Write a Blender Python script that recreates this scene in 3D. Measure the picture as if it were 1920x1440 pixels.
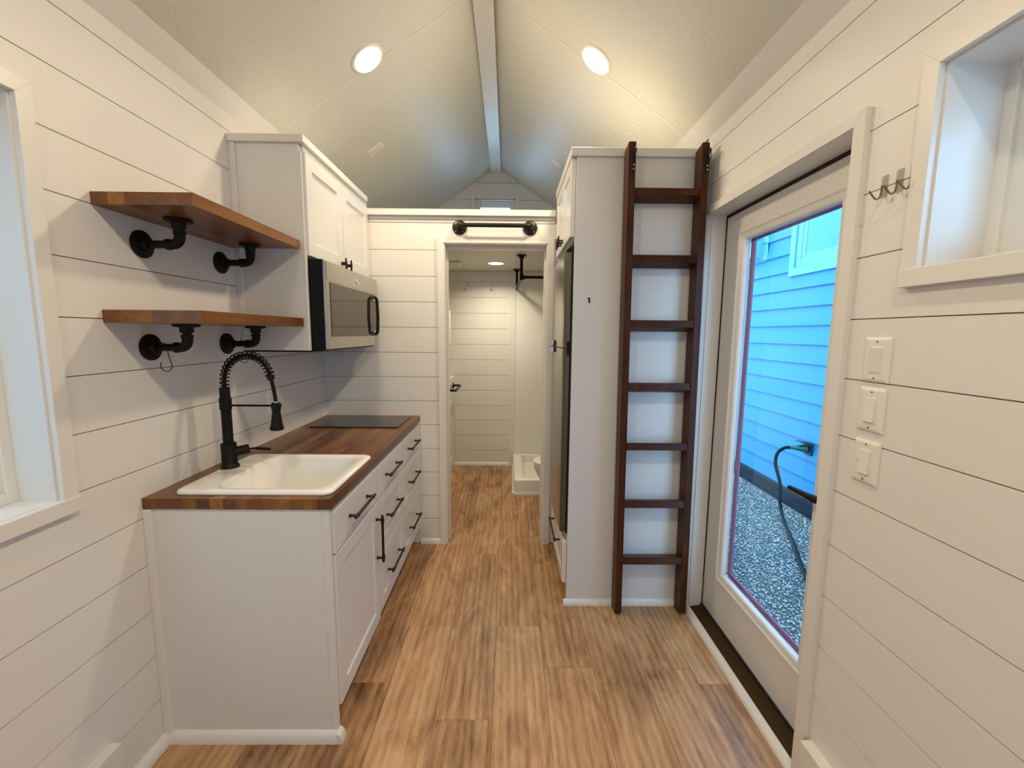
import bpy, bmesh, math, random
from mathutils import Vector, Matrix
random.seed(7)
S = bpy.context.scene
for o in list(bpy.data.objects): bpy.data.objects.remove(o)
COL = S.collection

# ------------------------------------------------------------------ camera, sky, exposure
H = 1.475
cam = bpy.data.objects.new('camera', bpy.data.cameras.new('camera')); COL.objects.link(cam)
cam.data.sensor_width = 36.0; cam.data.lens = 790.88/1920*36; cam.data.clip_start = .02
yaw, pitch, roll = [math.radians(a) for a in (0.56135, 6.84472, 0.48544)]
fw = Vector((math.sin(yaw)*math.cos(pitch), math.cos(yaw)*math.cos(pitch), -math.sin(pitch)))
r0 = Vector((math.cos(yaw), -math.sin(yaw), 0)); u0 = r0.cross(fw)
rt = r0*math.cos(roll)+u0*math.sin(roll); up = -r0*math.sin(roll)+u0*math.cos(roll)
cam.matrix_world = Matrix(((rt.x, up.x, -fw.x, 0), (rt.y, up.y, -fw.y, 0), (rt.z, up.z, -fw.z, H), (0, 0, 0, 1)))
S.camera = cam
S.view_settings.view_transform = 'Standard'; S.view_settings.look = 'None'
S.view_settings.gamma = 1; S.view_settings.use_curve_mapping = False
S.view_settings.exposure = 0.10
SKY = (0.33, 0.63, 1.0); SKY_STRENGTH = 5.6
LAMP = (1.0, 0.82, 0.565); LAMP_WATTS = 10.5; BATH_WATTS = 8.5; BEAM = 172
w = bpy.data.worlds.new('sky'); S.world = w; w.use_nodes = True
bg = w.node_tree.nodes['Background']; bg.inputs[0].default_value = (*SKY, 1); bg.inputs[1].default_value = SKY_STRENGTH

# ------------------------------------------------------------------ materials
def mat(name, col, rough=.5, metal=0., spec=.5, coat=0.):
    m = bpy.data.materials.new(name); m.use_nodes = True
    b = m.node_tree.nodes['Principled BSDF']
    b.inputs['Base Color'].default_value = (*col, 1); b.inputs['Roughness'].default_value = rough
    b.inputs['Metallic'].default_value = metal; b.inputs['Specular IOR Level'].default_value = spec
    b.inputs['Coat Weight'].default_value = coat; b.inputs['Coat Roughness'].default_value = .15
    return m
def nd(m, t, **kw):
    n = m.node_tree.nodes.new(t)
    for k, v in kw.items():
        if hasattr(n, k): setattr(n, k, v)
        else: n.inputs[k].default_value = v
    return n
def lk(m, a, b): m.node_tree.links.new(a, b)
def bsdf(m): return m.node_tree.nodes['Principled BSDF']
def geopos(m, scale=(1, 1, 1), offs=None):
    g = nd(m, 'ShaderNodeNewGeometry'); mp = nd(m, 'ShaderNodeMapping'); mp.inputs['Scale'].default_value = scale
    src = g.outputs['Position']
    if offs is not None:
        a = nd(m, 'ShaderNodeVectorMath', operation='ADD'); lk(m, src, a.inputs[0]); lk(m, offs, a.inputs[1]); src = a.outputs[0]
    lk(m, src, mp.inputs['Vector']); return mp.outputs[0]
def bump(m, vec, scale, strength, dist=.002, detail=3):
    n = nd(m, 'ShaderNodeTexNoise', Scale=scale, Detail=detail); lk(m, vec, n.inputs['Vector'])
    b = nd(m, 'ShaderNodeBump', Strength=strength, Distance=dist); lk(m, n.outputs['Fac'], b.inputs['Height'])
    lk(m, b.outputs[0], bsdf(m).inputs['Normal']); return n
def ramp(m, fac, stops):
    r = nd(m, 'ShaderNodeValToRGB'); e = r.color_ramp.elements
    while len(e) < len(stops): e.new(.5)
    for i, (p, c) in enumerate(stops): e[i].position = p; e[i].color = (*c, 1)
    lk(m, fac, r.inputs[0]); return r
def painted(name, col, rough, bs=.15, scale=160):
    m = mat(name, col, rough); bump(m, geopos(m), scale, bs, .001); return m

M_WALL = painted('white_wall_paint', (.80, .78, .745), .42)
M_TRIM = painted('white_trim_paint', (.79, .77, .735), .30, .06)
M_CAB = painted('white_cabinet_paint', (.75, .745, .73), .28, .06)
M_BACK = mat('groove_shadow_paint', (.52, .46, .40), .7)
M_PAN = mat('white_acrylic', (.86, .85, .81), .22)
M_ENAMEL = mat('white_enamel', (.86, .85, .82), .07, coat=.5)
M_PLASTIC = mat('white_plastic', (.82, .80, .75), .32)
M_BLACK = mat('black_pipe_metal', (.005, .005, .005), .5, 0, .22)
M_PULL = mat('black_bronze_pull', (.010, .008, .007), .40, 0, .35)
M_RUBBER = mat('black_rubber', (.010, .010, .010), .7)
M_CHROME = mat('chrome', (.75, .75, .75), .10, 1)
M_NICKEL = mat('nickel_wire', (.30, .25, .19), .3, 1)
M_MAUVE = mat('mauve_glazing_tape', (.30, .10, .20), .5)
M_THRESH = mat('dark_brown_sill', (.055, .028, .008), .5, 0, .2)
M_SKIRT = mat('black_skirting', (.010, .018, .028), .45)
M_GREEN = mat('green_connector', (.02, .16, .09), .35)
M_CORD = mat('dark_cord', (.004, .012, .014), .6, 0, .2)
M_DKSTEEL = mat('dark_appliance_edge', (.13, .12, .095), .42, .9)
M_BLKGLASS = mat('black_ceramic_glass', (.018, .017, .014), .16, 0, .6)
M_HOUSING = mat('black_appliance_side', (.006, .006, .006), .42, 0, .2)

M_CEIL = mat('textured_ceiling_paint', (.71, .70, .625), .32)
v = geopos(M_CEIL)
n1 = nd(M_CEIL, 'ShaderNodeTexNoise', Scale=42.0, Detail=5.0, Roughness=.6, Distortion=1.2); lk(M_CEIL, v, n1.inputs['Vector'])
v2 = geopos(M_CEIL, (5, 38, 5))
n2 = nd(M_CEIL, 'ShaderNodeTexNoise', Scale=1.6, Detail=3.0, Distortion=.6); lk(M_CEIL, v2, n2.inputs['Vector'])
ad = nd(M_CEIL, 'ShaderNodeMath', operation='MULTIPLY_ADD'); lk(M_CEIL, n2.outputs['Fac'], ad.inputs[0]); ad.inputs[1].default_value = .8
lk(M_CEIL, n1.outputs['Fac'], ad.inputs[2])
b1 = nd(M_CEIL, 'ShaderNodeBump', Strength=.55, Distance=.006); lk(M_CEIL, ad.outputs[0], b1.inputs['Height']); lk(M_CEIL, b1.outputs[0], bsdf(M_CEIL).inputs['Normal'])

def wood(name, stops, rough, grain=(38, 2.2, 38), rnd=.5, fine=.5, coat=0., bumpv=.05, nscale=1.0):
    m = mat(name, stops[1][1], rough, coat=coat)
    oi = nd(m, 'ShaderNodeObjectInfo'); mu = nd(m, 'ShaderNodeVectorMath', operation='SCALE')
    cb = nd(m, 'ShaderNodeCombineXYZ')
    for i in range(3): lk(m, oi.outputs['Random'], cb.inputs[i])
    lk(m, cb.outputs[0], mu.inputs[0]); mu.inputs['Scale'].default_value = 37.0
    v = geopos(m, grain, mu.outputs[0])
    a = nd(m, 'ShaderNodeTexNoise', Scale=nscale, Detail=6.0, Roughness=.62, Distortion=.55); lk(m, v, a.inputs['Vector'])
    vb = geopos(m, (3.2, .9, 3.2), mu.outputs[0])
    b = nd(m, 'ShaderNodeTexNoise', Scale=1.6, Detail=2.0, Distortion=.8); lk(m, vb, b.inputs['Vector'])
    x1 = nd(m, 'ShaderNodeMath', operation='MULTIPLY'); lk(m, a.outputs['Fac'], x1.inputs[0]); x1.inputs[1].default_value = fine
    x2 = nd(m, 'ShaderNodeMath', operation='MULTIPLY_ADD'); lk(m, b.outputs['Fac'], x2.inputs[0]); x2.inputs[1].default_value = 1-fine; lk(m, x1.outputs[0], x2.inputs[2])
    sb = nd(m, 'ShaderNodeMath', operation='SUBTRACT'); lk(m, oi.outputs['Random'], sb.inputs[0]); sb.inputs[1].default_value = .5
    x3 = nd(m, 'ShaderNodeMath', operation='MULTIPLY_ADD'); lk(m, sb.outputs[0], x3.inputs[0]); x3.inputs[1].default_value = rnd; lk(m, x2.outputs[0], x3.inputs[2])
    r = ramp(m, x3.outputs[0], stops); lk(m, r.outputs[0], bsdf(m).inputs['Base Color'])
    bp = nd(m, 'ShaderNodeBump', Strength=bumpv, Distance=.002); lk(m, a.outputs['Fac'], bp.inputs['Height']); lk(m, bp.outputs[0], bsdf(m).inputs['Normal'])
    return m
def floor_mat():
    m = mat('oak_vinyl_plank', (.4, .24, .12), .40)
    oi = nd(m, 'ShaderNodeObjectInfo'); cb = nd(m, 'ShaderNodeCombineXYZ'); sc = nd(m, 'ShaderNodeVectorMath', operation='SCALE')
    for i in range(3): lk(m, oi.outputs['Random'], cb.inputs[i])
    lk(m, cb.outputs[0], sc.inputs[0]); sc.inputs['Scale'].default_value = 37.0
    tot = None; fine = None
    for scale, amp, det, dis in (((330, 14, 330), .26, 4, .2), ((42, 2.4, 42), .15, 4, 1.6), ((9, 2.6, 9), .46, 3, 1.4)):
        n = nd(m, 'ShaderNodeTexNoise', Scale=1.0, Detail=det, Roughness=.6, Distortion=dis); lk(m, geopos(m, scale, sc.outputs[0]), n.inputs['Vector'])
        x = nd(m, 'ShaderNodeMath', operation='MULTIPLY_ADD'); lk(m, n.outputs['Fac'], x.inputs[0]); x.inputs[1].default_value = amp
        if tot is not None: lk(m, tot, x.inputs[2])
        else: x.inputs[2].default_value = 0; fine = n
        tot = x.outputs[0]
    # cathedral rings: stretched distance bands
    wv = nd(m, 'ShaderNodeTexWave', Scale=1.0, Distortion=7.0, Detail=2.0); wv.inputs['Detail Scale'].default_value = .8; lk(m, geopos(m, (9, .55, 9), sc.outputs[0]), wv.inputs['Vector'])
    x = nd(m, 'ShaderNodeMath', operation='MULTIPLY_ADD'); lk(m, wv.outputs['Fac'], x.inputs[0]); x.inputs[1].default_value = .07; lk(m, tot, x.inputs[2]); tot = x.outputs[0]
    sb = nd(m, 'ShaderNodeMath', operation='SUBTRACT'); lk(m, oi.outputs['Random'], sb.inputs[0]); sb.inputs[1].default_value = .5
    x = nd(m, 'ShaderNodeMath', operation='MULTIPLY_ADD'); lk(m, sb.outputs[0], x.inputs[0]); x.inputs[1].default_value = .10; lk(m, tot, x.inputs[2])
    r = ramp(m, x.outputs[0], [(.315, (.15, .070, .030)), (.415, (.33, .170, .077)), (.495, (.46, .256, .123)), (.61, (.60, .375, .20))])
    lk(m, r.outputs[0], bsdf(m).inputs['Base Color'])
    bp = nd(m, 'ShaderNodeBump', Strength=.12, Distance=.0015); lk(m, fine.outputs['Fac'], bp.inputs['Height']); lk(m, bp.outputs[0], bsdf(m).inputs['Normal'])
    return m
M_FLOOR = floor_mat()
# darker knots along the planks
def add_knots(m):
    oi = [n for n in m.node_tree.nodes if n.type == 'OBJECT_INFO'][0]
    cb = nd(m, 'ShaderNodeCombineXYZ')
    for i in range(3): lk(m, oi.outputs['Random'], cb.inputs[i])
    sc = nd(m, 'ShaderNodeVectorMath', operation='SCALE'); lk(m, cb.outputs[0], sc.inputs[0]); sc.inputs['Scale'].default_value = 11.0
    v = geopos(m, (6, 2.2, 6), sc.outputs[0])
    nz = nd(m, 'ShaderNodeTexNoise', Scale=1.2, Detail=2.0); lk(m, v, nz.inputs['Vector'])
    mx = nd(m, 'ShaderNodeVectorMath', operation='MULTIPLY_ADD'); lk(m, nz.outputs['Color'], mx.inputs[0]); mx.inputs[1].default_value = (.8, .5, .8); lk(m, v, mx.inputs[2])
    vo = nd(m, 'ShaderNodeTexVoronoi', Scale=.55); lk(m, mx.outputs[0], vo.inputs['Vector'])
    rp = ramp(m, vo.outputs['Distance'], [(.02, (.34, .27, .22)), (.30, (1, 1, 1))])
    mul = nd(m, 'ShaderNodeMix', data_type='RGBA', blend_type='MULTIPLY'); mul.inputs[0].default_value = .9
    base = bsdf(m).inputs['Base Color'].links[0].from_socket
    lk(m, base, mul.inputs[6]); lk(m, rp.outputs[0], mul.inputs[7]); lk(m, mul.outputs[2], bsdf(m).inputs['Base Color'])
add_knots(M_FLOOR)
M_BUTCHER = wood('oiled_butcher_block', [(.24, (.055, .018, .004)), (.42, (.135, .048, .010)), (.58, (.21, .082, .018)), (.78, (.36, .165, .045))], .34, (60, 3.5, 60), .26, .5, coat=.10)
M_SHELF = wood('oiled_shelf_wood', [(.2, (.075, .022, .003)), (.42, (.165, .056, .006)), (.6, (.26, .098, .010)), (.8, (.37, .16, .022))], .36, (55, 3.0, 55), .24, .5, coat=.12)
M_LADDER = wood('dark_red_stained_wood', [(.25, (.016, .0040, .0010)), (.45, (.042, .0098, .0024)), (.62, (.075, .020, .0045)), (.8, (.115, .036, .009))], .42, (70, 70, 3.0), .12, .6)
bsdf(M_LADDER).inputs['Specular IOR Level'].default_value = .22
def brushed(name, col, rough, sc):
    m = mat(name, col, rough, 1)
    v = geopos(m, sc); n = nd(m, 'ShaderNodeTexNoise', Scale=3.0, Detail=3.0); lk(m, v, n.inputs['Vector'])
    mr = nd(m, 'ShaderNodeMapRange'); lk(m, n.outputs['Fac'], mr.inputs[0]); mr.inputs[3].default_value = rough-.06; mr.inputs[4].default_value = rough+.08
    lk(m, mr.outputs[0], bsdf(m).inputs['Roughness']); return m
M_STEEL = brushed('brushed_stainless', (.56, .54, .49), .30, (2, 2, 160))
M_SLATE = mat('fridge_stainless', (.44, .42, .36), .27, 1)
M_MICROGLASS = mat('dark_mirror_glass', (.11, .10, .075), .06, .75)

def glassmat(name, tint, refl=.10):
    m = bpy.data.materials.new(name); m.use_nodes = True; nt = m.node_tree; nt.nodes.clear()
    out = nd(m, 'ShaderNodeOutputMaterial'); t = nd(m, 'ShaderNodeBsdfTransparent'); t.inputs[0].default_value = (*tint, 1)
    g = nd(m, 'ShaderNodeBsdfGlossy'); g.inputs['Roughness'].default_value = .02
    f = nd(m, 'ShaderNodeLayerWeight'); f.inputs['Blend'].default_value = .5
    pw = nd(m, 'ShaderNodeMath', operation='POWER'); lk(m, f.outputs['Facing'], pw.inputs[0]); pw.inputs[1].default_value = 5.0
    ma = nd(m, 'ShaderNodeMath', operation='MULTIPLY_ADD'); lk(m, pw.outputs[0], ma.inputs[0]); ma.inputs[1].default_value = .6; ma.inputs[2].default_value = .03
    mx = nd(m, 'ShaderNodeMixShader'); lk(m, ma.outputs[0], mx.inputs[0]); lk(m, t.outputs[0], mx.inputs[1]); lk(m, g.outputs[0], mx.inputs[2])
    lk(m, mx.outputs[0], out.inputs[0]); return m
M_GLASS = glassmat('window_glass', (.97, .99, .98))
M_CLEAR = glassmat('clear_plastic', (.86, .85, .82))
def emit(name, col, s):
    m = bpy.data.materials.new(name); m.use_nodes = True; nt = m.node_tree; nt.nodes.clear()
    out = nd(m, 'ShaderNodeOutputMaterial'); e = nd(m, 'ShaderNodeEmission'); e.inputs[0].default_value = (*col, 1); e.inputs[1].default_value = s
    lk(m, e.outputs[0], out.inputs[0]); return m
M_LAMP = emit('lit_diffuser', (1.0, .93, .80), 14)
M_LAMPB = emit('lit_bath_diffuser', (1.0, .93, .80), 10)
M_SIDING = mat('blue_lap_siding', (.030, .265, .47), .5)
vs = geopos(M_SIDING, (1, 3, 30)); bump(M_SIDING, vs, 4, .25, .003)
M_SIDTRIM = mat('pale_blue_exterior_trim', (.17, .46, .60), .45)
M_EXTGLASS = mat('neighbour_window_glass', (.03, .30, .48), .08, 0, .8)
M_STONE = mat('grey_gravel', (.35, .34, .31), .8)
sp = geopos(M_STONE); vn = nd(M_STONE, 'ShaderNodeTexVoronoi', Scale=38.0); lk(M_STONE, sp, vn.inputs['Vector'])
rr = ramp(M_STONE, vn.outputs['Color'], [(.1, (.16, .16, .15)), (.5, (.46, .43, .38)), (.9, (.74, .70, .62))]); lk(M_STONE, rr.outputs[0], bsdf(M_STONE).inputs['Base Color'])
M_PALE = mat('pale_siding', (.62, .55, .50), .6)
M_EARTH = mat('dark_fines', (.13, .13, .12), .9)
M_EXTWALL = mat('own_exterior_cladding', (.45, .46, .47), .6)

# ------------------------------------------------------------------ mesh helpers
ORG = {}
def obj(name, bm, m, parent=None, smooth=False, sharp=True):
    me = bpy.data.meshes.new(name)
    off = ORG.get(parent, Vector()) if parent else Vector()
    if off.length: bmesh.ops.translate(bm, verts=bm.verts, vec=-off)
    bmesh.ops.recalc_face_normals(bm, faces=bm.faces)
    bm.to_mesh(me); bm.free()
    for mm in (m if isinstance(m, (list, tuple)) else [m]): me.materials.append(mm)
    if smooth:
        me.polygons.foreach_set('use_smooth', [True]*len(me.polygons))
        if sharp: me.set_sharp_from_angle(angle=math.radians(38))
    o = bpy.data.objects.new(name, me); COL.objects.link(o)
    if parent: o.parent = parent
    ORG[o] = off
    return o
def thing(name, label, cat, loc, group=None):
    o = bpy.data.objects.new(name, None); COL.objects.link(o); o.location = loc; ORG[o] = Vector(loc)
    o.empty_display_size = .05
    o['label'] = label; o['category'] = cat
    if group: o['group'] = group
    return o
def tag(o, label, cat, group=None):
    o['label'] = label; o['category'] = cat
    if group: o['group'] = group
    return o
def base(o, loc):       # give a one-mesh thing an origin at its own base
    loc = Vector(loc); o.data.transform(Matrix.Translation(-loc)); o.location = loc; ORG[o] = loc; return o
def struct(o, label=None):
    o['kind'] = 'structure'
    if label: o['label'] = label
    return o
def B(): return bmesh.new()
def box(bm, x0, x1, y0, y1, z0, z1, bev=0., seg=1):
    x0, x1 = min(x0, x1), max(x0, x1); y0, y1 = min(y0, y1), max(y0, y1); z0, z1 = min(z0, z1), max(z0, z1)
    vs = [bm.verts.new(p) for p in ((x0, y0, z0), (x1, y0, z0), (x1, y1, z0), (x0, y1, z0), (x0, y0, z1), (x1, y0, z1), (x1, y1, z1), (x0, y1, z1))]
    fs = [bm.faces.new([vs[i] for i in q]) for q in ((0, 3, 2, 1), (4, 5, 6, 7), (0, 1, 5, 4), (1, 2, 6, 5), (2, 3, 7, 6), (3, 0, 4, 7))]
    if bev > 0:
        es = list({e for f in fs for e in f.edges})
        bmesh.ops.bevel(bm, geom=es, offset=bev, segments=seg, affect='EDGES', profile=.5)
    return bm
def bx(x0, x1, y0, y1, z0, z1, bev=0., seg=1): return box(B(), x0, x1, y0, y1, z0, z1, bev, seg)
def prism(bm, pts, axis, a0, a1):
    """closed polygon pts (2D) extruded along axis; order: axis x->(y,z), y->(x,z), z->(x,y)"""
    def P(p, a): return {'x': (a, p[0], p[1]), 'y': (p[0], a, p[1]), 'z': (p[0], p[1], a)}[axis]
    A = [bm.verts.new(P(p, a0)) for p in pts]; C = [bm.verts.new(P(p, a1)) for p in pts]
    bm.faces.new(A); bm.faces.new(C[::-1]); n = len(pts)
    for i in range(n): bm.faces.new((A[i], A[(i+1) % n], C[(i+1) % n], C[i]))
    return bm
def tube(bm, pts, r, seg=14, cap=True):
    pts = [Vector(p) for p in pts]; n = len(pts)
    rs = r if isinstance(r, (list, tuple)) else [r]*n
    t = [(pts[min(i+1, n-1)]-pts[max(i-1, 0)]).normalized() for i in range(n)]
    a = Vector((0, 0, 1)) if abs(t[0].z) < .9 else Vector((1, 0, 0))
    u = t[0].cross(a).normalized(); rings = []
    for i in range(n):
        u = (u-t[i]*u.dot(t[i])).normalized(); w = t[i].cross(u)
        rings.append([bm.verts.new(pts[i]+(u*math.cos(2*math.pi*k/seg)+w*math.sin(2*math.pi*k/seg))*rs[i]) for k in range(seg)])
    for i in range(n-1):
        for k in range(seg): bm.faces.new((rings[i][k], rings[i][(k+1) % seg], rings[i+1][(k+1) % seg], rings[i+1][k]))
    if cap: bm.faces.new(rings[0][::-1]); bm.faces.new(rings[-1])
    return bm
def lathe(bm, prof, o, axis, seg=28):
    """prof: (r, h) along axis from origin o; closed ends when r=0"""
    o = Vector(o); ax = Vector(axis).normalized()
    a = Vector((0, 0, 1)) if abs(ax.z) < .9 else Vector((1, 0, 0))
    u = ax.cross(a).normalized(); w = ax.cross(u); rings = []
    for r, h in prof:
        if r < 1e-6: rings.append([bm.verts.new(o+ax*h)])
        else: rings.append([bm.verts.new(o+ax*h+(u*math.cos(2*math.pi*k/seg)+w*math.sin(2*math.pi*k/seg))*r) for k in range(seg)])
    for A, C in zip(rings, rings[1:]):
        for k in range(seg):
            k2 = (k+1) % seg
            if len(A) == 1 and len(C) == 1: continue
            if len(A) == 1: bm.faces.new((A[0], C[k2], C[k]))
            elif len(C) == 1: bm.faces.new((A[k], A[k2], C[0]))
            else: bm.faces.new((A[k], A[k2], C[k2], C[k]))
    return bm
def mitre(bm, plane, w0, w1, u0, u1, v0, v1, cw, top=None, bottom=False):
    """casing around an opening with mitred top corners; without a bottom piece the legs run to v0"""
    t = top or cw
    quads = [[(u0-cw, v1+t), (u1+cw, v1+t), (u1, v1), (u0, v1)]]
    b = v0-cw if bottom else v0
    quads += [[(u0-cw, b), (u0, v0), (u0, v1), (u0-cw, v1+t)], [(u1, v0), (u1+cw, b), (u1+cw, v1+t), (u1, v1)]]
    if bottom: quads.append([(u0-cw, b), (u1+cw, b), (u1, v0), (u0, v0)])
    for q in quads:
        m = B(); prism(m, q, plane, w0, w1); bmesh.ops.bevel(m, geom=list(m.edges), offset=.0007, segments=1, affect='EDGES')
        me = bpy.data.meshes.new('tmp'); m.to_mesh(me); m.free(); bm.from_mesh(me); bpy.data.meshes.remove(me)
    return bm
def arc(c, a, b, r, t0, t1, n):     # points c + r(cos t a + sin t b)
    c, a, b = Vector(c), Vector(a), Vector(b)
    return [c+(a*math.cos(t0+(t1-t0)*i/n)+b*math.sin(t0+(t1-t0)*i/n))*r for i in range(n+1)]
def cells(u0, u1, v0, v1, holes):
    """rectangle minus holes -> groups of touching rectangles"""
    us = sorted({u0, u1, *[min(max(x, u0), u1) for h in holes for x in h[:2]]})
    out = []; cur = []
    for a, b in zip(us, us[1:]):
        if b-a < 1e-5: continue
        iv = [(v0, v1)]; mid = (a+b)/2
        for h in holes:
            if h[0] < mid < h[1]:
                nv = []
                for p, q in iv:
                    if h[3] <= p or h[2] >= q: nv.append((p, q)); continue
                    if h[2] > p: nv.append((p, h[2]))
                    if h[3] < q: nv.append((h[3], q))
                iv = nv
        iv = [(p, q) for p, q in iv if q-p > .004]
        if iv: cur += [(a, b, p, q) for p, q in iv]
        elif cur: out.append(cur); cur = []
    if cur: out.append(cur)
    return out
def wbox(bm, plane, w0, w1, c):
    if plane == 'x': box(bm, w0, w1, c[0], c[1], c[2], c[3])
    else: box(bm, c[0], c[1], w0, w1, c[2], c[3])
def boards(parent, plane, w0, w1, zs, u0, u1, holes, gap=.0029):
    for a, b in zip(zs, zs[1:]):
        for g in cells(u0, u1, a+gap/2, b-gap/2, holes):
            bm = B()
            for c in g: wbox(bm, plane, w0, w1, c)
            obj('shiplap_board', bm, M_WALL, parent)
def slab(name, plane, w0, w1, u0, u1, v0, v1, holes, m, label=None):
    bm = B()
    for g in cells(u0, u1, v0, v1, holes):
        for c in g: wbox(bm, plane, w0, w1, c)
    return struct(obj(name, bm, m), label)

# ------------------------------------------------------------------ setting
XL, XR, YB, YW, YF, Y0 = -1.228, .972, 2.83, 4.609, 2.157, -2.0
XM, ZR, SL = -.128, 3.184, .667
def zc(x): return ZR-SL*abs(x-XM)

# floor: rows of planks
fl = struct(obj('floor', bx(XL-.1, XR+.02, Y0-.1, YW+.1, -.06, -.004), M_EARTH), 'warm oak vinyl plank floor running down the galley')
rows = [(-1.15, -.929, .31), (-.929, -.71, .93), (-.71, -.491, 1.63), (-.491, -.272, 1.98), (-.272, -.05, 1.456), (-.05, .167, .758), (.167, .386, .488), (.386, .605, 1.14), (.605, .824, 1.70), (.824, 1.0, .4)]
rows[0] = (XL-.01, -.929, .31)
for xa, xb, s in rows:
    ys = [s+1.222*k for k in range(-5, 5)]
    ys = [Y0]+[y for y in ys if Y0+.05 < y < YW-.05]+[YW]
    for a, b in zip(ys, ys[1:]):
        obj('plank', bx(xa+.0004, xb-.0004, a+.0004, b-.0004, -.004, 0, .0006), M_FLOOR, fl)

LW = (.15, 1.12, 1.01, 2.055)        # window in the left wall (y0,y1,z0,z1)
RW = (.20, 1.008, 1.636, 2.082)      # window in the right wall
DO = (1.241, 2.12, .0, 2.051)        # entry door opening
zl = [.004, .172, .339, .508, .676, .844, 1.012, 1.178, 1.344, 1.509, 1.675, 1.843, 2.006, 2.175, 2.341, 2.46]
zr = [.004, .181, .349, .518, .685, .852, 1.020, 1.187, 1.354, 1.522, 1.690, 1.859, 2.023, 2.193, 2.362, 2.46]
def grow(h): return (h[0]-.0125, h[1]+.0125, h[2]-.0125, h[3]+.0125)
LWg, RWg = grow(LW), grow(RW)
wl = slab('wall_left', 'x', XL-.16, XL-.011, Y0, YW+.12, 0, 2.47, [LWg], M_BACK, 'white shiplap wall behind the kitchen counter')
boards(wl, 'x', XL-.011, XL, zl, Y0, YW, [LWg])
wr = slab('wall_right', 'x', XR+.011, XR+.16, Y0, YW+.12, 0, 2.47, [RWg, (DO[0]-.02, DO[1]+.02, -.1, DO[3]+.02)], M_BACK, 'white shiplap wall with the glass entry door')
boards(wr, 'x', XR, XR+.011, zr, Y0, YF+.02, [RWg, (DO[0]-.02, DO[1]+.02, -.1, DO[3]+.02)])
bm = B()
for g in cells(Y0, YW+.12, -.3, 2.47, [RWg, (DO[0]-.02, DO[1]+.02, -.02, DO[3]+.02)]):
    for c in g: wbox(bm, 'x', XR+.161, XR+.175, c)
obj('exterior_cladding', bm, M_EXTWALL, wr)

DB = (-.42, .252, 0, 2.052)          # bathroom doorway in the kitchen end wall
zb = [.004, .183, .35, .518, .684, .852, 1.016, 1.18, 1.344, 1.51, 1.676, 1.841, 2.009, 2.181]
wb = slab('wall_back', 'y', YB+.011, YB+.12, XL, XR, 0, 2.216, [(DB[0]-.015, DB[1]+.015, -.1, DB[3]+.015)], M_BACK, 'white shiplap end wall around the bathroom doorway')
boards(wb, 'y', YB, YB+.011, zb, XL, .40, [(DB[0]-.015, DB[1]+.015, -.1, DB[3]+.015)])
zf = [.004, .176, .347, .516, .681, .851, 1.019, 1.186, 1.354, 1.521, 1.687, 1.856, 2.021, 2.13]
# far wall of the bathroom and, above the loft, the gable
LFW = (-.361, .066, 2.34, 2.868)
bm = B()
for x0, x1 in ((XL, LFW[0]), (LFW[1], XR)):
    pts = [(x0, 0), (x1, 0)]
    if x0 < XM < x1: pts += [(x1, zc(x1)), (XM, ZR), (x0, zc(x0))]
    else: pts += [(x1, zc(x1)), (x0, zc(x0))]
    prism(bm, pts, 'y', YW+.011, YW+.12)
prism(bm, [(LFW[0], 0), (LFW[1], 0), (LFW[1], LFW[2]), (LFW[0], LFW[2])], 'y', YW+.011, YW+.12)
prism(bm, [(LFW[0], LFW[3]), (LFW[1], LFW[3]), (LFW[1], zc(LFW[1])), (XM, ZR), (LFW[0], zc(LFW[0]))], 'y', YW+.011, YW+.12)
wf = struct(obj('wall_far', bm, M_BACK), 'far bathroom wall with the loft gable above it')
boards(wf, 'y', YW, YW+.011, zf, XL, .02, [])
zg = [2.20, 2.35, 2.52, 2.69, 2.858, 3.028, 3.17]
for a, b in zip(zg, zg[1:]):
    a2, b2 = a+.002, b-.002
    def half(z): return (ZR-z)/SL
    segs = [(-9, LFW[0]), (LFW[1], 9)] if a < LFW[3]-.02 else [(-9, 9)]
    for s0, s1 in segs:
        la, lb = max(XM-half(a2), s0, XL), max(XM-half(b2), s0, XL)
        ra, rb = min(XM+half(a2), s1, XR), min(XM+half(b2), s1, XR)
        if ra-la < .01: continue
        pts = [(la, a2), (ra, a2)]+([(rb, b2), (lb, b2)] if rb-lb > .01 else [((la+ra)/2, b2)])
        if s0 == -9 and a < LFW[3]-.02 and XM-half(b2) > LFW[0]: pts = [(la, a2), (ra, a2), (ra, zc(ra))]
        if s1 == 9 and a < LFW[3]-.02 and XM+half(b2) < LFW[1]: pts = [(la, a2), (ra, a2), (la, zc(la))]
        bm = B(); prism(bm, pts, 'y', YW, YW+.011); obj('shiplap_board', bm, M_WALL, wf)
FW = (-.60, .36, .75, 1.42)  # opening of a window added out of view for daylight from behind
bm = B()
prism(bm, [(XL-.16, 0), (FW[0], 0), (FW[0], zc(FW[0])), (XL, zc(XL)), (XL-.16, 2.47)], 'y', Y0-.1, Y0)
prism(bm, [(FW[1], 0), (XR+.16, 0), (XR+.16, 2.47), (XR, zc(XR)), (FW[1], zc(FW[1]))], 'y', Y0-.1, Y0)
prism(bm, [(FW[0], 0), (FW[1], 0), (FW[1], FW[2]), (FW[0], FW[2])], 'y', Y0-.1, Y0)
prism(bm, [(FW[0], FW[3]), (FW[1], FW[3]), (FW[1], zc(FW[1])), (XM, ZR), (FW[0], zc(FW[0]))], 'y', Y0-.1, Y0)
struct(obj('wall_front', bm, M_WALL), 'plain white end wall behind the viewpoint')
bm = B(); c_ = .05
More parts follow.
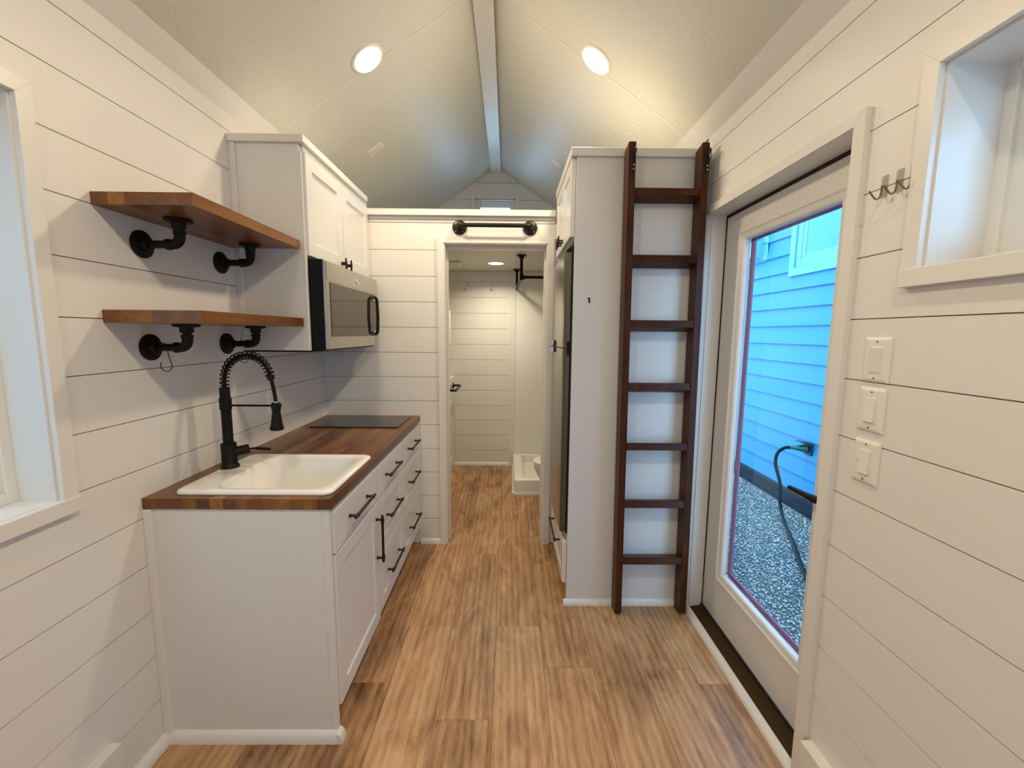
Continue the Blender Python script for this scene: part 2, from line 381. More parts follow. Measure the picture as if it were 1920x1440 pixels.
for a, b, c, d in ((FW[0]-c_, FW[0], FW[2]-c_, FW[3]+c_), (FW[1], FW[1]+c_, FW[2]-c_, FW[3]+c_), (FW[0], FW[1], FW[3], FW[3]+c_), (FW[0], FW[1], FW[2]-c_, FW[2])): box(bm, a, b, Y0, Y0+.016, c, d)
w4 = struct(obj('added_window', bm, M_TRIM), 'added white window, unseen behind the viewpoint, letting in daylight')
bm = B()
for a, b, c, d in ((FW[0], FW[0]+c_, FW[2], FW[3]), (FW[1]-c_, FW[1], FW[2], FW[3]), (FW[0]+c_, FW[1]-c_, FW[3]-c_, FW[3]), (FW[0]+c_, FW[1]-c_, FW[2], FW[2]+c_)): box(bm, a, b, Y0-.07, Y0-.03, c, d)
obj('sash', bm, M_PLASTIC, w4)
obj('pane', bx(FW[0]+c_, FW[1]-c_, Y0-.052, Y0-.048, FW[2]+c_, FW[3]-c_), M_GLASS, w4)

# ceiling: two slopes of panels under a roof deck
bm = B()
for s in (-1, 1):
    xe = XL-.25 if s < 0 else XR+.42
    prism(bm, [(XM, ZR+.015), (xe, zc(xe)+.015), (xe, zc(xe)+.14), (XM, ZR+.14)], 'y', Y0-.2, YW+.25)
ce = struct(obj('ceiling', bm, M_BACK), 'textured white cathedral ceiling')
ys = [Y0, -1.36, -.14, 1.08, 2.30, 3.525, YW]
for s in (-1, 1):
    xe = XL if s < 0 else XR
    for a, b in zip(ys, ys[1:]):
        bm = B(); prism(bm, [(XM, ZR), (xe, zc(xe)), (xe, zc(xe)+.015), (XM, ZR+.015)], 'y', a+.001, b-.001)
        obj('ceiling_panel', bm, M_CEIL, ce)
    for y in ys[1:-1]:
        bm = B(); d = .0022
        prism(bm, [(XM, ZR-.001), (xe, zc(xe)-.001), (xe, zc(xe)+.002), (XM, ZR+.002)], 'y', y-.004, y+.004)
        bmesh.ops.translate(bm, verts=bm.verts, vec=(0, 0, -.0012)); obj('seam_strip', bm, M_TRIM, ce)
struct(obj('trim_1', bx(XM-.063, XM+.042, Y0, YW, 3.122, 3.15, .002), M_TRIM), 'flat white ridge board along the ceiling peak')
bm = B(); prism(bm, [(XL, 2.412), (XL+.053, zc(XL+.053)), (XL, zc(XL))], 'y', Y0, YW)
struct(obj('trim_2', bm, M_TRIM), 'sloped white trim where left wall meets ceiling')
bm = B(); prism(bm, [(XR, 2.428), (XR-.069, zc(XR-.069)), (XR, zc(XR))], 'y', Y0, YW)
struct(obj('trim_3', bm, M_TRIM), 'sloped white trim where right wall meets ceiling')
# loft deck over the bathroom, its cap and fascia
cb_ = struct(obj('ceiling', bx(XL, XR, YB+.12, YW, 2.136, 2.215), M_WALL), 'flat bathroom ceiling under the loft')
for a, b in ((YB+.12, 4.155), (4.158, YW)): obj('ceiling_panel', bx(XL, XR, a, b, 2.13, 2.136), M_CEIL, cb_)
bm = bx(-.905, .30, YB-.032, YB+.14, 2.217, 2.257, .003); box(bm, -.905, .30, YB-.010, YB, 2.197, 2.216, .001); box(bm, -.905, .30, YB-.004, YB, 2.181, 2.1965)
struct(obj('trim_4', bm, M_TRIM), 'white cap board along the loft edge')

# ------------------------------------------------------------------ windows
def window_frame(name, x_in, x_out, hole, xwall, s, label, frame_w=.07):
    """s=+1 right wall, -1 left wall; casing proud of the wall, jamb, vinyl frame, sash, glass"""
    y0, y1, z0, z1 = hole; p = .017; cw = .040
    bm = B(); xi = xwall-s*p
    mitre(bm, 'x', xi, xwall, y0, y1, z0, z1, cw)
    root = struct(obj(name, bm, M_TRIM), label)
    obj('window_stool', bx(xi-s*.004, xwall, y0-cw, y1+cw, z0-.043, z0, .0015), M_TRIM, root)
    rv = .006; bm = B()
    box(bm, xwall, x_out, y1-rv, y1+.012, z0-.012, z1+.012); box(bm, xwall, x_out, y0-.012, y0+rv, z0-.012, z1+.012)
    box(bm, xwall, x_out, y0+rv, y1-rv, z1-rv, z1+.012); box(bm, xwall, x_out, y0+rv, y1-rv, z0-.012, z0+.001)
    obj('jamb', bm, M_TRIM, root); xf = x_in
    fw_ = frame_w
    def ring(a, b, c, d, wd, xa, xb):
        bm = B()
        box(bm, xa, xb, b-wd, b, c, d, .002); box(bm, xa, xb, a, a+wd, c, d, .002)
        box(bm, xa, xb, a+wd, b-wd, d-wd, d, .002); box(bm, xa, xb, a+wd, b-wd, c, c+wd, .002)
        return bm
    obj('window_frame', ring(y0, y1, z0, z1, .030, xf, xf+s*.05), M_PLASTIC, root)
    sa = obj('sash', ring(y0+.026, y1-.026, z0+.026, z1-.026, fw_-.034, xf+s*.012, xf+s*.045), M_PLASTIC, root)
    w2 = .026+fw_-.034
    obj('glazing_bead', ring(y0+w2-.004, y1-w2+.004, z0+w2-.004, z1-w2+.004, .008, xf+s*.020, xf+s*.036), M_PLASTIC, sa)
    obj('pane', bx(xf+s*.026, xf+s*.030, y0+w2, y1-w2, z0+w2, z1-w2), M_GLASS, sa)
    return root
window_frame('window_1', XL-.102, XL-.16, LW, XL, -1, 'tall white window at the left edge of the picture', .068)
window_frame('window_2', XR+.132, XR+.185, RW, XR, 1, 'small high white window on the right wall', .086)
# loft window
y0_, y1_ = YW-.017, YW+.12; x0_, x1_, z0_, z1_ = LFW
bm = B()
for a, b, c, d in ((x0_-.035, x0_, z0_-.035, z1_+.035), (x1_, x1_+.035, z0_-.035, z1_+.035), (x0_, x1_, z1_, z1_+.035), (x0_, x1_, z0_-.035, z0_)):
    box(bm, a, b, YW-.016, YW, c, d, .001)
w3 = struct(obj('window_3', bm, M_TRIM), 'small bright window in the loft gable')
bm = B()
for a, b, c, d in ((x0_, x0_+.006, z0_, z1_), (x1_-.006, x1_, z0_, z1_), (x0_, x1_, z1_-.006, z1_), (x0_, x1_, z0_, z0_+.006)): box(bm, a, b, YW, YW+.12, c, d)
obj('jamb', bm, M_TRIM, w3)
bm = B(); f = .055
for a, b, c, d in ((x0_+.006, x0_+f, z0_, z1_), (x1_-f, x1_-.006, z0_, z1_), (x0_+f, x1_-f, z1_-f-.015, z1_-.006), (x0_+f, x1_-f, z0_+.006, z0_+f)): box(bm, a, b, YW+.06, YW+.1, c, d, .003)
obj('sash', bm, M_PLASTIC, w3)
obj('pane', bx(x0_+f, x1_-f, YW+.075, YW+.079, z0_+f, z1_-f-.015), M_GLASS, w3)

# ------------------------------------------------------------------ entry door (door_1)
bm = B(); xc = XR-.017
mitre(bm, 'x', xc, XR, DO[0], DO[1], 0, DO[3], .040, .036)
d1 = struct(obj('door_1', bm, M_TRIM), 'white full-glass entry door in the right wall')
bm = B(); XD = 1.058
box(bm, XR-.010, XD+.09, DO[0]-.018, DO[0]+.002, .0, DO[3]+.002); box(bm, XR-.010, XD+.09, DO[1]-.002, DO[1]+.018, .0, DO[3]+.002); box(bm, XR-.010, XD+.09, DO[0], DO[1], DO[3]-.002, DO[3]+.018)
box(bm, XR+.012, XD-.045, DO[1]-.006, DO[1]-.002, .02, DO[3]-.002)
obj('jamb', bm, M_TRIM, d1)
bm = B()
box(bm, XD-.003, XD+.03, DO[1]-.009, DO[1]-.002, .03, DO[3]-.002); box(bm, XD-.003, XD+.03, DO[0]+.002, DO[0]+.007, .03, DO[3]-.002); box(bm, XD-.003, XD+.03, DO[0], DO[1], DO[3]-.016, DO[3]-.002)
obj('weatherstrip', bm, M_RUBBER, d1)
ya, yb, za, zb_ = DO[0]+.007, DO[1]-.009, .032, DO[3]-.016
ga, gb, gc, gd = 1.40, 1.952, .296, 1.905     # visible glass
bm = B(); e = .045
box(bm, XD, XD+.044, ya, ga-e, za, zb_, .001); box(bm, XD, XD+.044, gb+e, yb, za, zb_, .001)
box(bm, XD, XD+.044, ga-e, gb+e, za, gc-e); box(bm, XD, XD+.044, ga-e, gb+e, gd+e, zb_)
slab_ = obj('door_slab', bm, M_TRIM, d1)
def rect_ring(x, d, a, b, c, dd, w, xe):
    """sloped moulding ring: proud outer lip, sloping back to the glass"""
    bm = B(); prof = [(-w, x), (-w+.006, x-d), (-w+.016, x-d), (-w+.022, x-.001), (-.006, x+.004), (0, x+.010), (0, xe), (-w, xe)]
    rings = []
    for o_, xx in prof:
        rings.append([bm.verts.new(p) for p in ((xx, a+o_, c+o_), (xx, b-o_, c+o_), (xx, b-o_, dd-o_), (xx, a+o_, dd-o_))])
    for i in range(len(rings)):
        A, C = rings[i], rings[(i+1) % len(rings)]
        for k in range(4): bm.faces.new((A[k], A[(k+1) % 4], C[(k+1) % 4], C[k]))
    return bm
obj('glazing_moulding', rect_ring(XD, .006, ga, gb, gc, gd, .047, XD+.03), M_TRIM, d1)
obj('pane', bx(XD+.020, XD+.0235, ga, gb, gc, gd), M_GLASS, d1)
bm = B(); xt = XD+.036
box(bm, xt, xt+.008, gb-.024, gb+.004, gc, gd); box(bm, xt, xt+.008, ga, gb-.024, gc-.004, gc+.020); box(bm, xt, xt+.008, ga, gb, gd-.008, gd+.004)
obj('glazing_tape', bm, M_MAUVE, d1)
bm = B()
box(bm, XD, XD+.012, DO[1]-.012, DO[1]-.006, 1.30, 1.38); box(bm, XD-.006, XD+.004, DO[1]-.013, DO[1]-.008, .10, .19)
obj('hinge', bm, M_NICKEL, d1)
bm = B()
lathe(bm, [(0, 0), (.03, 0), (.03, .008), (.012, .012), (.011, .045), (0, .045)], (XD, 1.318, .94), (-1, 0, 0), 20)
tube(bm, [(XD-.042, 1.312, .94), (XD-.046, 1.33, .94), (XD-.046, 1.36, .939), (XD-.046, 1.45, .936)], [.012, .0135, .0115, .0075], 10)
obj('lever_handle', bm, M_BLACK, d1, True)
bm = B(); prism(bm, [(.985, 0), (1.10, 0), (1.10, .030), (1.055, .030), (1.045, .022), (.998, .018), (.990, .010)], 'y', DO[0]+.002, DO[1]-.002)
obj('threshold', bm, M_THRESH, d1)
bm = B(); box(bm, XD-.010, XD+.005, DO[0]+.006, DO[1]-.006, .030, .040); obj('door_sweep', bm, M_RUBBER, d1)

# ------------------------------------------------------------------ bathroom doorway (door_2): cased opening
bm = B(); yc = YB-.016
mitre(bm, 'y', yc, YB, DB[0], DB[1], 0, DB[3], .044, .036)
d2 = struct(obj('door_2', bm, M_TRIM), 'white cased opening into the bathroom')
bm = B()
box(bm, DB[0]-.014, DB[0]+.006, YB-.008, YB+.135, 0, DB[3]+.004); box(bm, DB[1]-.006, DB[1]+.014, YB-.008, YB+.135, 0, DB[3]+.004); box(bm, DB[0], DB[1], YB-.008, YB+.135, DB[3]-.006, DB[3]+.014)
obj('jamb', bm, M_TRIM, d2)
bm = B()
box(bm, DB[0]+.006, DB[0]+.016, YB+.055, YB+.095, 0, DB[3]-.006, .001); box(bm, DB[1]-.016, DB[1]-.006, YB+.055, YB+.095, 0, DB[3]-.006, .001); box(bm, DB[0]+.016, DB[1]-.016, YB+.055, YB+.095, DB[3]-.024, DB[3]-.006, .001)
obj('door_stop', bm, M_TRIM, d2)

# ------------------------------------------------------------------ skirtings and quarter rounds
def qround(bm, axis, a0, a1, c, sx, r=.022, r2=None):
    """quarter round in the corner c=(w,z0) growing in direction sx"""
    h = r2 or r*1.5; pts = [(c, 0)]+[(c+sx*r*math.cos(t), h*math.sin(t)) for t in [math.pi/2*i/6 for i in range(7)]]
    return prism(bm, pts, axis, a0, a1)
bm = B(); qround(bm, 'y', Y0, 1.378, XL, 1, .026, .036); struct(obj('baseboard_left', bm, M_TRIM, None, True), 'white quarter round at the foot of the left wall')
bm = B(); box(bm, XL, XL+.036, Y0, 1.18, .012, .203, .002); struct(obj('trim_5', bm, M_TRIM), 'low white ledge along the bottom of the left wall')
bm = B(); box(bm, XR-.037, XR, Y0, 1.186, .012, .203, .002); struct(obj('baseboard_right', bm, M_TRIM), 'low white ledge along the bottom of the right wall')
bm = B(); qround(bm, 'y', Y0, 2.157-.025, .986, -1, .030, .026); struct(obj('trim_6', bm, M_TRIM, None, True), 'white strip on the floor in front of the door sill')
bm = B(); qround(bm, 'x', -.60, .02, YW, -1, .018, .036); struct(obj('baseboard_far', bm, M_TRIM, None, True), 'white quarter round at the foot of the bathroom wall')
bm = B(); qround(bm, 'x', -.602, DB[0]-.044, YB, -1, .018, .036); struct(obj('baseboard_back', bm, M_TRIM, None, True), 'short white quarter round beside the doorway')
struct(obj('trim_7', bx(.012, .080, YW-.012, YW, 0, 2.13, .001), M_TRIM), 'vertical white batten beside the shower')

# ------------------------------------------------------------------ cabinet helpers
def shaker(xf, s, t, y0, y1, z0, z1, rail=.055, rec=.007, flat=False):
    """front facing s*x at plane xf, thickness t behind it"""
    bm = B()
    def R(x, o): return [bm.verts.new(p) for p in ((x, y0+o, z0+o), (x, y1-o, z0+o), (x, y1-o, z1-o), (x, y0+o, z1-o))]
    def br(A, C):
        for k in range(4): bm.faces.new((A[k], A[(k+1) % 4], C[(k+1) % 4], C[k]))
    back = R(xf-s*t, 0); e1 = R(xf-s*.0015, 0); e2 = R(xf, .0015)
    bm.faces.new(back); br(back, e1); br(e1, e2)
    if flat: bm.faces.new(e2)
    else:
        i1 = R(xf, rail); i2 = R(xf-s*rec, rail+.005); br(e2, i1); br(i1, i2); bm.faces.new(i2)
    return bm
def pull(p0, p1, out, off=.029, r=.0066, inset=.022):
    """bar pull from p0 to p1, standing off along out"""
    p0, p1, out = Vector(p0), Vector(p1), Vector(out); bm = B(); d = (p1-p0).normalized()
    a, b = p0+out*off, p1+out*off
    L = (b-a).length
    tube(bm, [a, a+d*.003, a+d*(inset-.012), a+d*(inset-.006), a+d*inset, a+d*(inset+.014), a+d*(inset+.022), b-d*(inset+.022), b-d*(inset+.014), b-d*inset, b-d*(inset-.006), b-d*(inset-.012), b-d*.003, b],
         [r*.6, r*.95, r*.95, r*1.12, r*1.3, r*1.2, r*.92, r*.92, r*1.2, r*1.3, r*1.12, r*.95, r*.95, r*.6], 12)
    for q in (p0+d*inset, p1-d*inset): tube(bm, [q, q+out*.004, q+out*.008, q+out*off], [r*1.15, r*1.15, r*.85, r*.85], 10)
    return bm

# ------------------------------------------------------------------ base cabinets
XFR, YC = -.597, 1.380      # front plane of doors, near end panel
cols = [(1.396, 1.868), (1.876, 2.334), (2.342, 2.792)]
GB = 'white base cabinets under the butcher block'
labels = ['white sink base cabinet with one long door and a drawer, nearest the viewer', 'white three-drawer base cabinet in the middle of the counter run', 'white three-drawer base cabinet under the cooktop by the back wall']
units = [(YC, 1.872), (1.872, 2.338), (2.338, YB-.001)]
for i in range(3):
    ua, ub = units[i]; ya, yb = cols[i]
    t = thing('base_cabinet', labels[i], 'cabinet', (-.92, (ua+ub)/2, 0), GB)
    ia, ib = ua+.0165, ub-.001
    bm = box(B(), XL+.002, -.632, ia, ia+.016, .105, .875); box(bm, XL+.002, -.632, ib-.016, ib, .105, .875)
    box(bm, XL+.002, -.632, ia+.016, ib-.016, .105, .12); box(bm, XL+.002, XL+.014, ia+.016, ib-.016, .12, .875); box(bm, -.71, -.69, ia, ib, 0, .105)
    obj('carcass', bm, M_CAB, t)
    bm = B(); x0, x1 = -.632, -.615
    box(bm, x0, x1, ua+.002, ua+.018, .105, .875); box(bm, x0, x1, ub-.019, ub-.001, .105, .875); box(bm, x0, x1, ua+.018, ub-.019, .845, .875); box(bm, x0, x1, ua+.018, ub-.019, .105, .13)
    if i == 2: box(bm, x0, -.603, yb+.004, ub-.001, .105, .875)
    obj('face_frame', bm, M_CAB, t)
    if i == 0:
        obj('end_panel', bx(XL+.026, -.632, YC-.002, YC+.0015, .0, .875), M_CAB, t)
        obj('end_post', bx(-.632, -.606, YC-.002, YC+.0145, 0, .875, .001), M_CAB, t)
        obj('scribe_strip', bx(XL, XL+.028, YC-.012, YC+.001, .03, .875, .002), M_TRIM, t)
        bm = B(); qround(bm, 'x', XL+.02, -.600, YC-.002, -1, .020, .040); qround(bm, 'y', YC-.0215, YC+.0145, -.6058, 1, .020, .040); obj('quarter_round', bm, M_TRIM, t, True)
    d = obj('drawer', shaker(XFR, 1, .018, ya, yb, .706, .856, flat=True), M_CAB, t)
    ym = (ya+yb)/2
    hw = .118
    obj('handle', pull((XFR, ym-hw, .783), (XFR, ym+hw, .783), (1, 0, 0)), M_PULL, d, True)
    if i == 0:
        d = obj('door', shaker(XFR, 1, .018, ya, yb, .125, .698, .060), M_CAB, t)
        obj('handle', pull((XFR, yb-.026, .420), (XFR, yb-.026, .648), (1, 0, 0)), M_PULL, d, True)
    else:
        for za_, zb2, zh in ((.438, .698, .576), (.150, .430, .288)):
            d = obj('drawer', shaker(XFR, 1, .018, ya, yb, za_, zb2, .055), M_CAB, t)
            obj('handle', pull((XFR, ym-hw, zh), (XFR, ym+hw, zh), (1, 0, 0)), M_PULL, d, True)
# countertop staves
ct = thing('countertop', 'oiled butcher block countertop with a sink and cooktop on it', 'countertop', (-.91, 2.1, .8755))
hole = (1.418, 1.842, -1.128, -.623); N = 14; wdt = (-.597-XL)/N
for i in range(N):
    xa, xb = XL+i*wdt, XL+(i+1)*wdt
    brk = [1.372]; y = 1.372+random.uniform(.12, .5)
    while y < YB-.1: brk.append(y); y += random.uniform(.28, .62)
    brk.append(YB)
    if i == N-1: brk = [1.372, YB]
    for a, b in zip(brk, brk[1:]):
        for g in cells(a, b, xa, xb, [hole]):
            bm = B()
            for c in g: box(bm, c[2], c[3], c[0], c[1], .8765, .914, 0)
            obj('stave', bm, M_BUTCHER, ct)
# ------------------------------------------------------------------ sink
def rr(x0, x1, y0, y1, r, z, n=7):
    pts = []
    for cx, cy, t0 in ((x1-r, y1-r, 0), (x0+r, y1-r, 90), (x0+r, y0+r, 180), (x1-r, y0+r, 270)):
        for k in range(n+1):
            t = math.radians(t0+90*k/n); pts.append((cx+r*math.cos(t), cy+r*math.sin(t), z))
    return pts
def loft(bm, rings, close_first=True, close_last=True):
    R = [[bm.verts.new(p) for p in r] for r in rings]; n = len(R[0])
    for A, C in zip(R, R[1:]):
        for k in range(n): bm.faces.new((A[k], A[(k+1) % n], C[(k+1) % n], C[k]))
    if close_first: bm.faces.new(R[0][::-1])
    if close_last: bm.faces.new(R[-1])
    return bm
sx0, sx1, sy0, sy1 = -1.150, -.607, 1.400, 1.858
bx0, bx1, by0, by1 = -1.030, -.648, 1.438, 1.822
bm = B()
loft(bm, [rr(sx0+.03, sx1-.03, sy0+.03, sy1-.03, .04, .9145), rr(sx0, sx1, sy0, sy1, .035, .9145), rr(sx0-.001, sx1+.001, sy0-.001, sy1+.001, .036, .920), rr(sx0+.003, sx1-.003, sy0+.003, sy1-.003, .034, .927), rr(sx0+.012, sx1-.012, sy0+.012, sy1-.012, .03, .930),
          rr(bx0-.012, bx1+.012, by0-.010, by1+.010, .062, .930), rr(bx0-.004, bx1+.004, by0-.004, by1+.004, .058, .928), rr(bx0+.003, bx1-.003, by0+.003, by1-.003, .055, .918), rr(bx0+.012, bx1-.012, by0+.012, by1-.012, .055, .80), rr(bx0+.022, bx1-.022, by0+.022, by1-.022, .055, .755), rr(bx0+.05, bx1-.05, by0+.05, by1-.05, .045, .742), rr(bx0+.17, bx1-.17, by0+.17, by1-.17, .02, .738)], False, True)
sk = tag(base(obj('sink', bm, M_ENAMEL, None, True, False), (-.85, 1.63, .9145)), 'white drop-in kitchen sink set in the butcher block', 'sink')
bm = B(); lathe(bm, [(0, .004), (.03, .004), (.042, .002), (.044, 0), (0, 0)], (-.84, 1.63, .7385), (0, 0, 1)); obj('drain', bm, M_CHROME, sk, True)
# ------------------------------------------------------------------ faucet
fx, fy = -1.118, 1.66
fa = thing('faucet', 'matte black spring pull-down faucet behind the white sink', 'faucet', (fx, fy, .9305))
bm = B(); lathe(bm, [(0, 0), (.034, 0), (.034, .006), (.031, .010), (.028, .014), (.0275, .098), (.024, .1), (0, .1)], (fx, fy, .9305), (0, 0, 1)); obj('base', bm, M_BLACK, fa, True)
bm = B(); lathe(bm, [(0, 0), (.0185, 0), (.0185, .135), (.0215, .137), (.0215, .182), (.0185, .184), (.0175, .225), (0, .225)], (fx, fy, 1.029), (0, 0, 1)); obj('column', bm, M_BLACK, fa, True)
P0 = [Vector(p) for p in ((-1.117, fy, 1.235), (-1.117, fy, 1.262), (-1.113, fy, 1.300), (-1.101, fy, 1.335), (-1.082, fy, 1.359), (-1.055, fy, 1.375), (-1.025, fy, 1.382), (-.997, fy, 1.378), (-.973, fy, 1.366), (-.953, fy, 1.344), (-.941, fy, 1.320), (-.934, fy, 1.296))]
def smooth_path(P, n):
    out = []
    for i in range(len(P)-1):
        p0, p1, p2, p3 = P[max(i-1, 0)], P[i], P[i+1], P[min(i+2, len(P)-1)]
        for k in range(n):
            t = k/n; out.append(.5*((2*p1)+(p2-p0)*t+(2*p0-5*p1+4*p2-p3)*t*t+(3*p1-p0-3*p2+p3)*t**3))
    out.append(P[-1]); return out
path = smooth_path(P0, 8)
bm = tube(B(), path+[Vector((-.925, fy, 1.25)), Vector((-.9195, fy, 1.202))], .0072, 10); obj('hose', bm, M_BLACK, fa, True)
# helix around the hose
dist = [0]
for a, b in zip(path, path[1:]): dist.append(dist[-1]+(b-a).length)
L = dist[-1]; turns = 20; pts = []
yv = Vector((0, 1, 0)); nn = turns*14
for k in range(nn+1):
    s = L*(.07+.92*k/nn); i = max(j for j in range(len(dist)) if dist[j] <= s+1e-9); i = min(i, len(path)-2)
    f_ = (s-dist[i])/max(dist[i+1]-dist[i], 1e-9); c = path[i].lerp(path[i+1], f_); tg = (path[i+1]-path[i]).normalized(); nv = tg.cross(yv)
    a = 2*math.pi*turns*k/nn; pts.append(c+(nv*math.cos(a)+yv*math.sin(a))*.0148)
obj('spring', tube(B(), pts, .0028, 6), M_BLACK, fa, True)
bm = B(); lathe(bm, [(0, 0), (.0125, 0), (.0135, .004), (.0135, .014), (.0125, .018), (0, .018)], (-.9365, fy, 1.303), (.28, 0, -1)); obj('spring_collar', bm, M_BLACK, fa, True)
bm = B(); lathe(bm, [(0, 0), (.0075, 0), (.0055, .004), (.0065, .008), (.0055, .012), (.007, .018), (0, .018)], (-.9195, fy, 1.203), (.03, 0, -1), 14); obj('swivel', bm, M_CHROME, fa, True)
bm = B(); lathe(bm, [(0, 0), (.0155, 0), (.0165, .004), (.0165, .030), (.0145, .034), (.0155, .040), (.0175, .055), (.0215, .088), (.0255, .100), (.0255, .106), (.022, .110), (0, .110)], (-.919, fy, 1.194), (-.02, 0, -1), 24); obj('spray_head', bm, M_BLACK, fa, True)
bm = tube(B(), [(fx+.018, fy, 1.182), (-.93, fy, 1.182)], .0042, 10); lathe(bm, [(.0168, 0), (.0195, 0), (.0195, .012), (.0168, .012)], (-.919, fy, 1.176), (0, 0, 1), 20); obj('holder_arm', bm, M_BLACK, fa, True)
bm = B(); ax = Vector((.86, .5, .12)).normalized(); p = Vector((fx+.018, fy+.006, .992))
lathe(bm, [(0, 0), (.0195, 0), (.0195, .048), (.018, .052), (0, .053)], p, ax, 22)
q = p+ax*.050; tube(bm, [q, q+Vector((.02, .0, .002)), q+Vector((.032, -.001, .002)), q+Vector((.092, -.012, .001))], [.003, .0035, .0062, .0062], 10); obj('lever', bm, M_BLACK, fa, True)
# ------------------------------------------------------------------ cooktop
ck = tag(base(obj('cooktop', bx(-1.165, -.646, 2.442, 2.765, .9145, .9215, .0015, 2), M_BLKGLASS), (-.9, 2.6, .9145)), 'flat black glass cooktop on the far end of the counter', 'cooktop')

# ------------------------------------------------------------------ wall cabinet and microwave
XU = -.903
t = thing('wall_cabinet', 'white two-door upper cabinet above the microwave', 'cabinet', (-1.07, 2.4, 1.388))
bm = bx(XL+.001, -.926, 1.982, YB-.001, 1.812, 2.262); obj('carcass', bm, M_CAB, t)
obj('end_panel', bx(XL+.002, -.9255, 1.964, 1.982, 1.388, 2.296, .001), M_CAB, t)
obj('edge_strip', bx(-.9255, -.916, 1.962, 1.983, 1.388, 2.262, .001), M_CAB, t)
obj('scribe_strip', bx(XL, XL+.028, 1.955, 1.9635, 1.388, 2.294, .002), M_TRIM, t)
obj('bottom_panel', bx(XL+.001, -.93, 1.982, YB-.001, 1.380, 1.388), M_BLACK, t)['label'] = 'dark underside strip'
obj('top_rail', bx(-.935, -.914, 1.982, YB-.001, 2.262, 2.296), M_CAB, t)
bm = B()
for a, b, c, d in ((XL+.001, -.897, 1.948, 1.966), (-.925, -.897, 1.966, YB-.034)): box(bm, a, b, c, d, 2.293, 2.325, .0015)
obj('crown', bm, M_TRIM, t)
obj('top_panel', bx(XL+.001, -.925, 1.966, YB-.034, 2.297, 2.31), M_CAB, t)
for (a, b), hy in (((1.976, 2.385), 2.350), ((2.392, 2.812), 2.426)):
    d = obj('door', shaker(XU, 1, .020, a, b, 1.818, 2.262, .062), M_CAB, t)
    obj('handle', pull((XU, hy, 1.812), (XU, hy, 1.872), (1, 0, 0), .024, .0052, .026), M_PULL, d, True)
t = thing('microwave', 'stainless over-the-range microwave under the upper cabinet', 'microwave', (-1.03, 2.38, 1.385))
y0_, y1_ = 1.988, 2.757; xm = -.842
obj('body', bx(XL+.01, xm-.013, y0_, y1_, 1.392, 1.806, .002), M_HOUSING, t)
bm = bx(xm-.012, xm, y0_, y1_, 1.393, 1.800, .003, 2); dr = obj('door', bm, M_STEEL, t)
obj('top_strip', bx(xm, xm+.002, y0_+.012, y1_-.006, 1.712, 1.797, .0008), M_STEEL, dr)
obj('window', bx(xm, xm+.0025, 2.035, 2.735, 1.452, 1.706, .001), M_MICROGLASS, dr)['label'] = 'dark reflective door window'
bm = B(); lathe(bm, [(0, .0015), (.0135, .0015), (.0150, .003), (.0165, .0015), (.0165, 0), (0, 0)], (xm+.002, 2.40, 1.752), (1, 0, 0), 24); obj('badge', bm, M_CHROME, dr, True)
bm = B()
pp = [Vector((xm, 2.660, 1.688)), Vector((xm+.014, 2.660, 1.687)), Vector((xm+.026, 2.660, 1.676)), Vector((xm+.029, 2.660, 1.64)), Vector((xm+.031, 2.660, 1.575)), Vector((xm+.029, 2.660, 1.51)), Vector((xm+.026, 2.660, 1.476)), Vector((xm+.014, 2.660, 1.465)), Vector((xm, 2.660, 1.464))]
tube(bm, smooth_path(pp, 4), .0095, 12); obj('handle', bm, M_HOUSING, dr, True)
for z_ in (1.668, 1.452): obj('handle_mount', bx(xm+.0028, xm+.010, 2.642, 2.680, z_, z_+.032, .002), M_CHROME, dr)
obj('control_strip', bx(xm, xm+.0015, 2.70, 2.751, 1.398, 1.444, .0006), M_STEEL, t)
obj('vent_base', bx(XL+.02, xm-.03, y0_+.01, y1_-.01, 1.384, 1.392), M_HOUSING, t)

